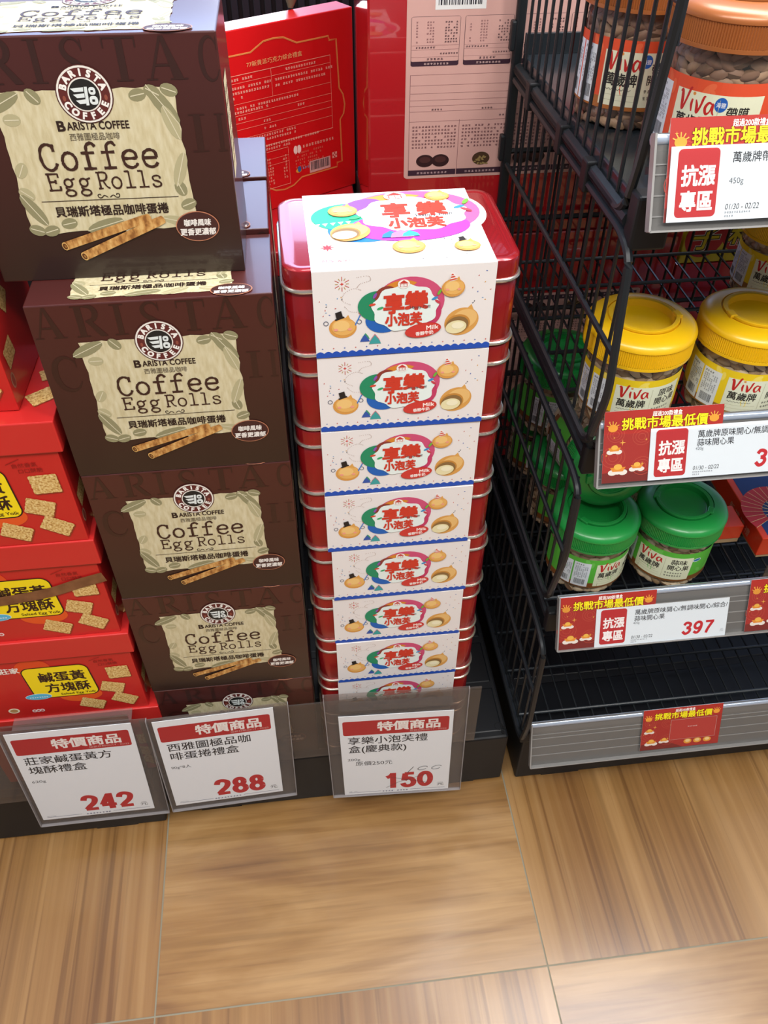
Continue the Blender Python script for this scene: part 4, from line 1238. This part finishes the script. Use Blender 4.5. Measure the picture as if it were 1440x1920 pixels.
for k in range(27):
    x = .02 + .029 * k; w.tube([(x, 0, 0), (x, 0, .905)], .0021, 6, WIRE)
w.build('vertical_wires', WIRE, bp)
w = MB()
for z in (.02, .18, .30, .42, .545, .70, .80, .89): w.tube([(.004, .004, z), (XE - XR, .004, z)], .0038, 6, WIRE)
w.build('cross_bars', WIRE, bp)


def wire_shelf(label, z):
    t = thing('wire_shelf', label, 'shelf', (XR + .008, 0, z), group='wire shelves of the rack')
    w = MB(); x = .004
    while x < XE - XR - .01:
        w.tube([(x, -.022, -.0042), (x, .43, -.0042)], .0016, 5, WIRE); x += .0245
    w.build('wire_grid', WIRE, t)
    c = MB()
    for y in (.0095, .0975, .181, .265, .345, .426): c.tube([(0, y, .0008), (XE - XR, y, 0.0008)], .0028, 8, mat('shelf_bar', '#22282d', .35, 0, .1))
    c.build('cross_bars', WIRE, t)
    MB().tube([(.002, .43, -.012), (.002, -.012, -.012)], .0055, 8, WIRE).build('side_rail', WIRE, t)
    MB().box(-.004, .03, -.027, -.012, -.03, .012).build('corner_bracket', BLACK, t, .003)
    MB().tube([(0, -.022, -.004), (XE - XR, -.022, -.004)], .004, 8, WIRE).build('front_bar', WIRE, t)


wire_shelf('empty wire shelf at the bottom of the rack', .183)
wire_shelf('wire shelf carrying the green-lidded jars', .487)
wire_shelf('wire shelf carrying the yellow-lidded jars', .787)
t = thing('steel_shelf', 'dark steel top shelf carrying the orange-lidded jars', 'shelf', (XR + .005, 0, 1.060))
MB().box(0, XE - XR, -.015, .426, .004, .020).build('shelf_plate', TEAL, t, .002)
MB().box(0, XE - XR, .4205, .426, .020, .044).build('back_lip', TEAL, t, .001)
MB().tube([(-.002, .43, 0), (-.002, -.01, 0)], .0075, 8, WIRE).build('side_rail', WIRE, t)
MB().box(-.006, .03, -.03, -.008, -.022, .03).build('corner_bracket', BLACK, t, .003)
for y in (.10, .20, .34): MB().box(-.011, .004, y, y + .018, -.022, .010).build('clip', BLACK, t, .002)

RAILBACK = mat('rail_grey', '#6c6a67', .3, 0, .3)
RIDGE = mat('rail_ridge', '#94928f', .25, 0, .3)
LIP = mat('rail_lip', '#a9b4c4', .12, .25, .9)
RAILS = {}


def price_rail(key, label, x0, yt, zt, yb, zb):
    ln = math.hypot(yt - yb, zt - zb); ang = math.atan2(yt - yb, zt - zb)
    t = thing('price_rail', label, 'price rail', (x0, yt, zt), (-ang, 0, 0), 'price rails along the shelf fronts')
    Lx = XE - x0
    MB().box(0, Lx, .0015, .0035, -ln, .002).build('back_channel', RAILBACK, t)
    r = MB()
    for q in (.022, .03, .047, .064): r.box(0, Lx, .0008, .0016, -q - .0012, -q)
    r.box(0, Lx, -.0054, .0036, -ln - .0008, -ln + .0008); r.box(-.0012, .0008, -.0054, .0035, -ln, .002)
    r.build('ridges', RIDGE, t)
    MB().tube([(0, .004, -.003), (Lx, .004, -.003)], .0052, 10, LIP).build('top_lip', LIP, t)
    MB().box(0, Lx, -.0052, -.0046, -ln, -.012).build('clear_cover', clear_mat('rail_cover', '#fafafa', .006, '#dcdcdc', .12), t)
    MB().box(0, Lx, .003, -yt * .35 + .004, -.03, -.024).build('mounting_strip', BLACK, t)
    RAILS[key] = (x0, yt, zt, ang)
    return t


price_rail('bot', 'empty clear price rail along the bottom shelf', .309, -.030, .2126, -.060, .1326)
price_rail('mid', 'price rail in front of the green-lidded jars', .305, -.030, .535, -.060, .459)
price_rail('up', 'price rail in front of the yellow-lidded jars', .303, -.030, .835, -.060, .768)
price_rail('top', 'price rail in front of the orange-lidded jars', .2925, -.030, 1.143, -.060, 1.0725)


def rail_card(key, name, label, cat, x, s, art, dy, group):
    x0, yt, zt, ang = RAILS[key]
    v = Matrix.Rotation(-ang, 3, 'X') @ Vector((0, dy, -s))
    t = thing(name, label, cat, (x, yt + v.y, zt + v.z), (-ang, 0, 0), group)
    MB().box(0, art.W, 0, .0004, -art.H, 0).build('card_sheet', mat('card_paper', '#f3f6fa'), t)
    o = art.build('printed_face', lambda px, py, d: (px, -.0001 - d, py - art.H), t)
    return t


G1, G2 = 'red promotion cards on the price rails', 'white price strips on the price rails'
pa, pbk = promo_art(), promo_art(True)
for a_ in (pa, pbk): a_.LT = .00007
rail_card('up', 'promotion_card', 'red promotion card above the 39 price on the rail below the yellow-lidded jars', 'sign', .3087, -.0135, pa, -.0024, G1)
rail_card('mid', 'promotion_card', 'red promotion card at the left end of the rail below the green-lidded jars', 'sign', .3050, -.0018, pa, -.0024, G1)
rail_card('mid', 'promotion_card', 'red promotion card cut by the right edge, right of the 397 strip', 'sign', .5765, -.0030, pa, -.0024, G1)
rail_card('bot', 'promotion_card', 'red promotion card with an empty price panel on the bottom rail', 'sign', .4970, -.0073, pbk, -.0024, G1)
rail_card('top', 'promotion_card', 'red promotion card mostly behind the white strip on the top rail', 'sign', .3050, -.0129, pa, -.0024, G1)
s1 = price_strip_art('萬歲牌原味開心/無調味開心/綜合/', '蒜味開心果', '420g', '01/30 - 02/22', '397')
s2 = price_strip_art('萬歲牌帶膜開心果', '', '450g', '01/30 - 02/22', '')
for a_ in (s1, s2): a_.LT = .00007
rail_card('up', 'price_strip', 'white price strip below the yellow-lidded jars, price cut off by the frame', 'price tag', .3620, .0087, s1, -.0036, G2)
rail_card('mid', 'price_strip', 'white price strip reading 397 in full', 'price tag', .3575, .0204, s1, -.0036, G2)
rail_card('top', 'price_strip', 'white price strip below the orange-lidded jars, marked 450g', 'price tag', .3070, .0092, s2, -.0036, G2)

# ------------------------------------------------------------------ nut jars
def nuts(R, h, cols, seed):
    rg = random.Random(seed); mb = MB()
    mats = [mat('nut_' + c_, '#' + c_, .55) for c_ in cols]
    sph = [(math.sin(PI * i / 5) * math.cos(2 * PI * j / 8), math.sin(PI * i / 5) * math.sin(2 * PI * j / 8), math.cos(PI * i / 5)) for i in range(6) for j in range(8)]
    fs = [(i * 8 + j, i * 8 + (j + 1) % 8, (i + 1) * 8 + (j + 1) % 8, (i + 1) * 8 + j) for i in range(5) for j in range(8)]
    rows = int(h / .0082)
    for i in range(rows + 1):
        z = .006 + (h - .008) * i / rows; n = 24
        for k in range(n):
            a = 2 * PI * (k + .5 * (i % 2) + rg.uniform(-.2, .2)) / n; q = R - .0065 + rg.uniform(-.001, .0005)
            M = Matrix.Translation((q * math.cos(a), q * math.sin(a), z + rg.uniform(-.002, .002))) @ Matrix.Rotation(a, 4, 'Z') @ Matrix.Rotation(rg.uniform(-.9, .9), 4, 'X') @ Matrix.Diagonal((.0046, .0096, .0056, 1))
            q = [M @ Vector((v[2], v[1], v[0])) if False else M @ Vector((v[0], v[2], v[1])) for v in sph]; sp_ = rg.randrange(8)
            k0 = len(mb.v); mb.add(q, [f for f in fs if f[0] % 8 != sp_], rg.choice(mats), True); mb.add(q, [f for f in fs if f[0] % 8 == sp_], mat('nut_split', '#6a4c34', .7), True)
    mb.lathe([(R - .011, .005), (R - .011, h - .004)], 24, mat('nut_core', '#5a4636', .8))
    return mb


LIDC = {'yellow': '#f2c012', 'green': '#1c9440', 'orange': '#a8612f'}


def make_jar(kind, label, bodyh):
    R, RL = .0555, .061
    t = thing('nut_jar', label, 'jar', group='plastic jars of pistachios')
    MB().lathe([(.001, .003), (R - .013, .001), (R - .004, .003), (R - .0005, .011), (R, .018), (R, bodyh - .014), (R - .001, bodyh - .008), (R - .004, bodyh - .003), (R - .004, bodyh + .006)], 64, JARCLEAR, True, False).build('jar_body', JARCLEAR, t)
    n = nuts(R - .0008, bodyh - .002, ('cdb89a', 'b89f80', 'd8c8ac', 'a58a68') if kind != 'orange' else ('9a7a62', '86634e', 'b08f72', '75584a'), 3).build('nuts', None, t)
    n['kind'] = 'stuff'
    lm = mat('lid_' + kind, LIDC[kind], .33, .15 if kind == 'orange' else 0, .25, coat_rough=.2)
    z0 = bodyh
    N = 320
    ring = lambda z, rr, rib=0: [((rr - (.0010 if rib and k % 2 else 0)) * math.cos(2 * PI * k / N), (rr - (.0010 if rib and k % 2 else 0)) * math.sin(2 * PI * k / N), z0 + z) for k in range(N)]
    m = MB()
    m.loops([ring(-.001, RL - .003), ring(-.001, RL), ring(.0024, RL), ring(.0025, RL - .0002)], lm, True, True, False)
    m.loops([ring(.0025, RL, 1), ring(.0205, RL, 1)], lm, False, False, False)
    m.loops([ring(.0205, RL - .0004), ring(.0212, RL + .0004), ring(.0230, RL + .0004), ring(.0262, RL - .0010), ring(.0290, RL - .0042), ring(.0312, RL - .0090), ring(.0328, RL - .0150), ring(.0336, RL - .0205)], lm, True, False, False)
    m.loops([ring(.0336, RL - .0205), ring(.0315, RL - .0208), ring(.0315, RL - .0222), ring(.0342, RL - .0226), ring(.0344, RL - .0255), ring(.0340, RL - .0275), ring(.0265, RL - .0288), ring(.0258, RL - .0305), ring(.0258, .012), ring(.0260, .001)], lm, True, False, True)
    lid = m.build('lid', lm, t)
    hd = MB(); prof = []
    pts = []
    for k in range(41):
        a = math.radians(-168 + 156 * k / 40)
        pts.append((a, .0435))
    r0, r1, za, zb_ = .0345, .0392, z0 + .0330, z0 + .0368
    rg_ = [[((rr) * math.cos(a), (rr) * math.sin(a), zz) for rr, zz in ((r0, za), (r0, zb_), (r1, zb_), (r1, za))] for a, _ in pts]
    hd.loops(rg_, lm, False).build('carry_handle', lm, lid, .0006)
    for a in (-168, -12):
        MB().box(-.004, .004, -.006, .006, 0, .004).build('handle_hinge', lm, lid, .001).location = (.0372 * math.cos(math.radians(a)), .0372 * math.sin(math.radians(a)), z0 + .0335)
    a, Rr, W = jar_label_art(kind)
    a.LT = .00006
    zl = .018 if kind != 'orange' else .021
    a.build('label', lambda x, y, d: ((Rr + d) * math.sin((x - W / 2) / Rr), -(Rr + d) * math.cos((x - W / 2) / Rr), zl + y * ((bodyh - .034) / .058 if kind != 'orange' else 1.12)), t, cuts=48)
    return t


jy = make_jar('yellow', 'yellow-lidded nut jar standing next to the wire side divider', .0905)
jy.location = (.366, .056, .7915); jy.rotation_euler = (0, 0, math.radians(4))
copy_thing(jy, (.499, .0535, .7915), (0, 0, math.radians(2)), 'yellow-lidded nut jar half cut off by the right edge of the photo')
copy_thing(jy, (.665, .30, .7915), (0, 0, math.radians(-20)), 'yellow-lidded nut jar at the back, a sliver at the right edge')
jg = make_jar('green', 'green-lidded nut jar turned to show its label, right of the other upright one', .0905)
jg.location = (.494, .058, .4915); jg.rotation_euler = (0, 0, math.radians(-32))
copy_thing(jg, (.371, .060, .4915), (0, 0, math.radians(35)), 'green-lidded nut jar beside the wire divider, its white barcode sticker facing out')
copy_thing(jg, (.376, .184, .656), (math.radians(80), 0, math.radians(4)), 'green-lidded nut jar lying on its side on top, lid facing out')
copy_thing(jg, (.371, .184, .4915), (0, 0, math.radians(70)), 'green-lidded nut jar in the back row under the lying jar')
copy_thing(jg, (.366, .310, .4915), (0, 0, math.radians(60)), 'green-lidded nut jar at the rear against the wire back panel')
copy_thing(jg, (.360, .258, .6185), (0, 0, math.radians(40)), 'green-lidded nut jar stacked on the rearmost jar, seen through the wires')
copy_thing(jg, (.498, .184, .4915), (0, 0, math.radians(20)), 'green-lidded nut jar in the back row behind the one with its label turned out')
jo = make_jar('orange', 'orange-lidded nut jar at the front of the top shelf', .111)
jo.location = (.394, .070, 1.0805); jo.rotation_euler = (0, 0, math.radians(-28))
copy_thing(jo, (.354, .200, 1.0805), (0, 0, math.radians(-10)), 'orange-lidded nut jar in the second row, seen whole through the wires')

# ------------------------------------------------------------------ things behind the rack and stacks
REDGLOSS = mat('red_wrapped_card', '#b01c22', .22, 0, .9, coat_rough=.03)
BW, BH, BD = .385, .45, .058
la = ingredient_art(.29, .335, False)
la.v = [(x, y * .72, z) for x, y, z in la.v]
t = thing('chocolate_box', 'tall red box with a pale pink ingredient panel, behind the top tin', 'box', group='tall red wrapped boxes with pink panels')
MB().box(0, BW, 0, BD, 0, BH).build('carton', REDGLOSS, t, .003)
la.build('printed_label', lambda x, y, d: (x + .05, -.0003 - d, y + .091), t)
box_p = t; box_p.location = (.1005, .455, .8215)
for k in range(1, 4):
    copy_thing(box_p, (.1005 + .0015 * k, .455 + .0615 * k, .8215), (0, 0, 0), ['tall red wrapped box, edge showing just left of the pink-labelled one', 'tall red wrapped box, second edge behind the pink-labelled one', 'tall red wrapped box, third edge back beside the square red box'][k - 1])
box_q = copy_thing(box_p, (.2130, .457, .370), (0, 0, 0), 'tall red wrapped box low behind the wire back panel')
for ch in box_q.children:
    if ch.name.startswith('printed_label'):
        ch.location = (.385, 0, .45 - .014); ch.rotation_euler = (0, PI, 0)
        ch.data = ch.data
riser(.105, .208, .45, .72, ZB, .8205)
tag(MB().box(.3, 1.1, .4500, .958, .345, .365).build('rear_shelf', mat('riser_black', '#141416'), None, .001), 'dark shelf board behind the wire back panel', 'shelf')
tag(MB().box(.3092, 1.15, .446, .958, 0.0, .150).build('display_plinth', BLACK, None, .003), 'black plinth at the far side of the rack', 'plinth')
tag(MB().box(.3, 1.1, .96, .98, 0, 1.0).build('backing_board', mat('riser_black', '#141416'), None, .001), 'black backing board behind the far shelf board', 'panel')

t = thing('snack_carton', 'yellow carton with red discs behind the wire back panel', 'box', (.6015, .4575, .7535))
MB().box(0, .150, 0, .065, 0, .165).build('carton', mat('yellow_card', '#cfc21a', .4, 0, .3), t, .0015)
a = Art(.150, .165)
a.rect(.126, 0, .131, .165, '#8c8414', 1); a.rect(.142, 0, .15, .165, '#b01c24', 1)
for cx_, cy_, ch in ((.034, .043, '子'), (.094, .050, '箱')):
    a.ell(cx_, cy_, .0325, .0335, '#b81626', 1 if ch == '子' else 2)
    a.text(ch, cx_, cy_ - .016, .045, '#efe9dc', 3, align='c', bold=.075, shear=.1); a.text(ch, cx_, cy_ - .016, .045, '#1c1a10', 4, align='c', bold=.05, shear=.1); a.text(ch, cx_, cy_ - .016, .045, '#d8c91c', 5, align='c', bold=.015, shear=.1)
for cx_ in (.04, .1): a.ring(cx_, .105, .022, .02, .0018, '#1c1a10', 2); a.ring(cx_, .104, .013, .008, .0018, '#1c1a10', 2, a0=200, a1=340)
a.build('printed_front', lambda x, y, d: (x, -.0003 - d, y), t)
tag(MB().box(.600, .752, .4565, .525, .3655, .752).build('red_carton', mat('crimson_card', '#b8122c', .35, 0, .5), None, .0015), 'crimson carton under the yellow carton behind the wires', 'box')

t = thing('gift_box', 'square red gift box with gold frame and barcode, standing askew behind the brown boxes', 'box', (.1030 - .1426 * math.cos(.5376), .705 - .1426 * math.sin(.5376), .8030), (0, 0, .5376))
MB().box(-.1426, .1426, 0, .042, 0, .2697).build('carton', mat('red_gloss', '#d4171a', .3, 0, .6, coat_rough=.05), t, .0015)
gift_back_art().build('printed_back', lambda x, y, d: (x * 1.178 - .1426, -.0003 - d, y * 1.178), t)
riser(-.160, .098, .47, .80, ZB, .7615)
t = thing('flat_gift_box', 'glossy red box lying flat under the square red gift box', 'box', (-.03, .47, .7620))
MB().box(-.125, .127, 0, .30, 0, .0405).build('carton', REDGLOSS, t, .003)
MB().box(-.126, .128, -.001, .301, .0265, .0285).build('lid_seam', REDGLOSS, t, .0008)
tag(MB().box(-.42, -.215, .272, .33, 1.0068, 1.235).build('carton', mat('pale_pink_card', '#c9a6a0', .45), None, .0015), 'pale pink carton in the far corner behind the topmost brown box', 'box')
t = thing('slatted_panel', 'black slatted shelf panel far behind the square red box', 'panel', (-.15, 1.0, 0))
MB().box(-.55, .5, .012, .03, 0, 1.06).build('board', mat('slat_black', '#121317', .5), t)
s = MB()
for k in range(52): s.box(-.54 + .02 * k, -.54 + .02 * k + .012, 0, .013, .55, 1.06)
s.build('slats', mat('slat_rib', '#1d1f26', .35), t, .001)
t = thing('shelf_hook', 'small olive plastic hook above the square red box', 'hook', (.010, .70, 1.0737))
MB().tube([(0, 0, 0), (.002, .004, .012), (.002, .010, .022), (.002, .028, .026)], [.0035, .009, .010, .004], 8, mat('olive_plastic', '#5c5a46', .5)).build('hook_body', mat('olive_plastic', '#5c5a46'), t)

t = thing('fan_gift_box', 'flat red gift box printed with folding fans, beside the green-lidded jars', 'box', (.6320, .048, .4915))
FW, FD, FH = .26, .215, .040
MB().box(0, FW, 0, FD, .004, FH).build('carton', mat('orange_red_card', '#d63a1c', .42, 0, .3), t, .0015)
MB().box(.002, FW - .002, .001, FD, 0, .0045).build('base_tray', mat('beige_card', '#b09a78', .6), t)
fan_art(FW - .012, FD - .01).build('printed_lid', lambda x, y, d: (x + .010, y + .006, FH + .0003 + d), t)
sa = Art(FD, FH - .004)
for k, c_ in enumerate('新年好禮'): sa.text(c_ if c_ != '年' and c_ != '好' else '禮', .115 + .018 * k, .008, .015, '#c9a08e', 1, rot=0)
sa.build('printed_side', lambda x, y, d: (-.0003 - d, FD - x, y + .004), t)
t = thing('small_carton', 'small red carton with beige underside between the jars and the fan box', 'box', (.5650, .082, .4915))
MB().box(.012, .056, 0, .045, .008, .034).build('carton', mat('orange_red_card', '#d63a1c'), t, .0015)
MB().box(.013, .055, .001, .044, 0, .0085).build('base_tray', mat('beige_card', '#b09a78'), t)
tb = thing('shelf_tab', 'smoky clear divider tab standing at the fan box front', 'divider', (.6130, -.006, .4880))
n = 8; pts = [(0, .0), (.15, .0), (.15, .062)] + [(.022 - .022 * math.sin(PI / 2 * k / n), .040 + .022 * math.cos(PI / 2 * k / n)) for k in range(n + 1)]
MB().loops([[(x, y, z) for x, z in pts] for y in (0, .002)], clear_mat('smoky_clear', '#a0938a', .25, '#9a8d84', .35), False).build('tab', clear_mat('smoky_clear', '#a0938a', .25), tb)
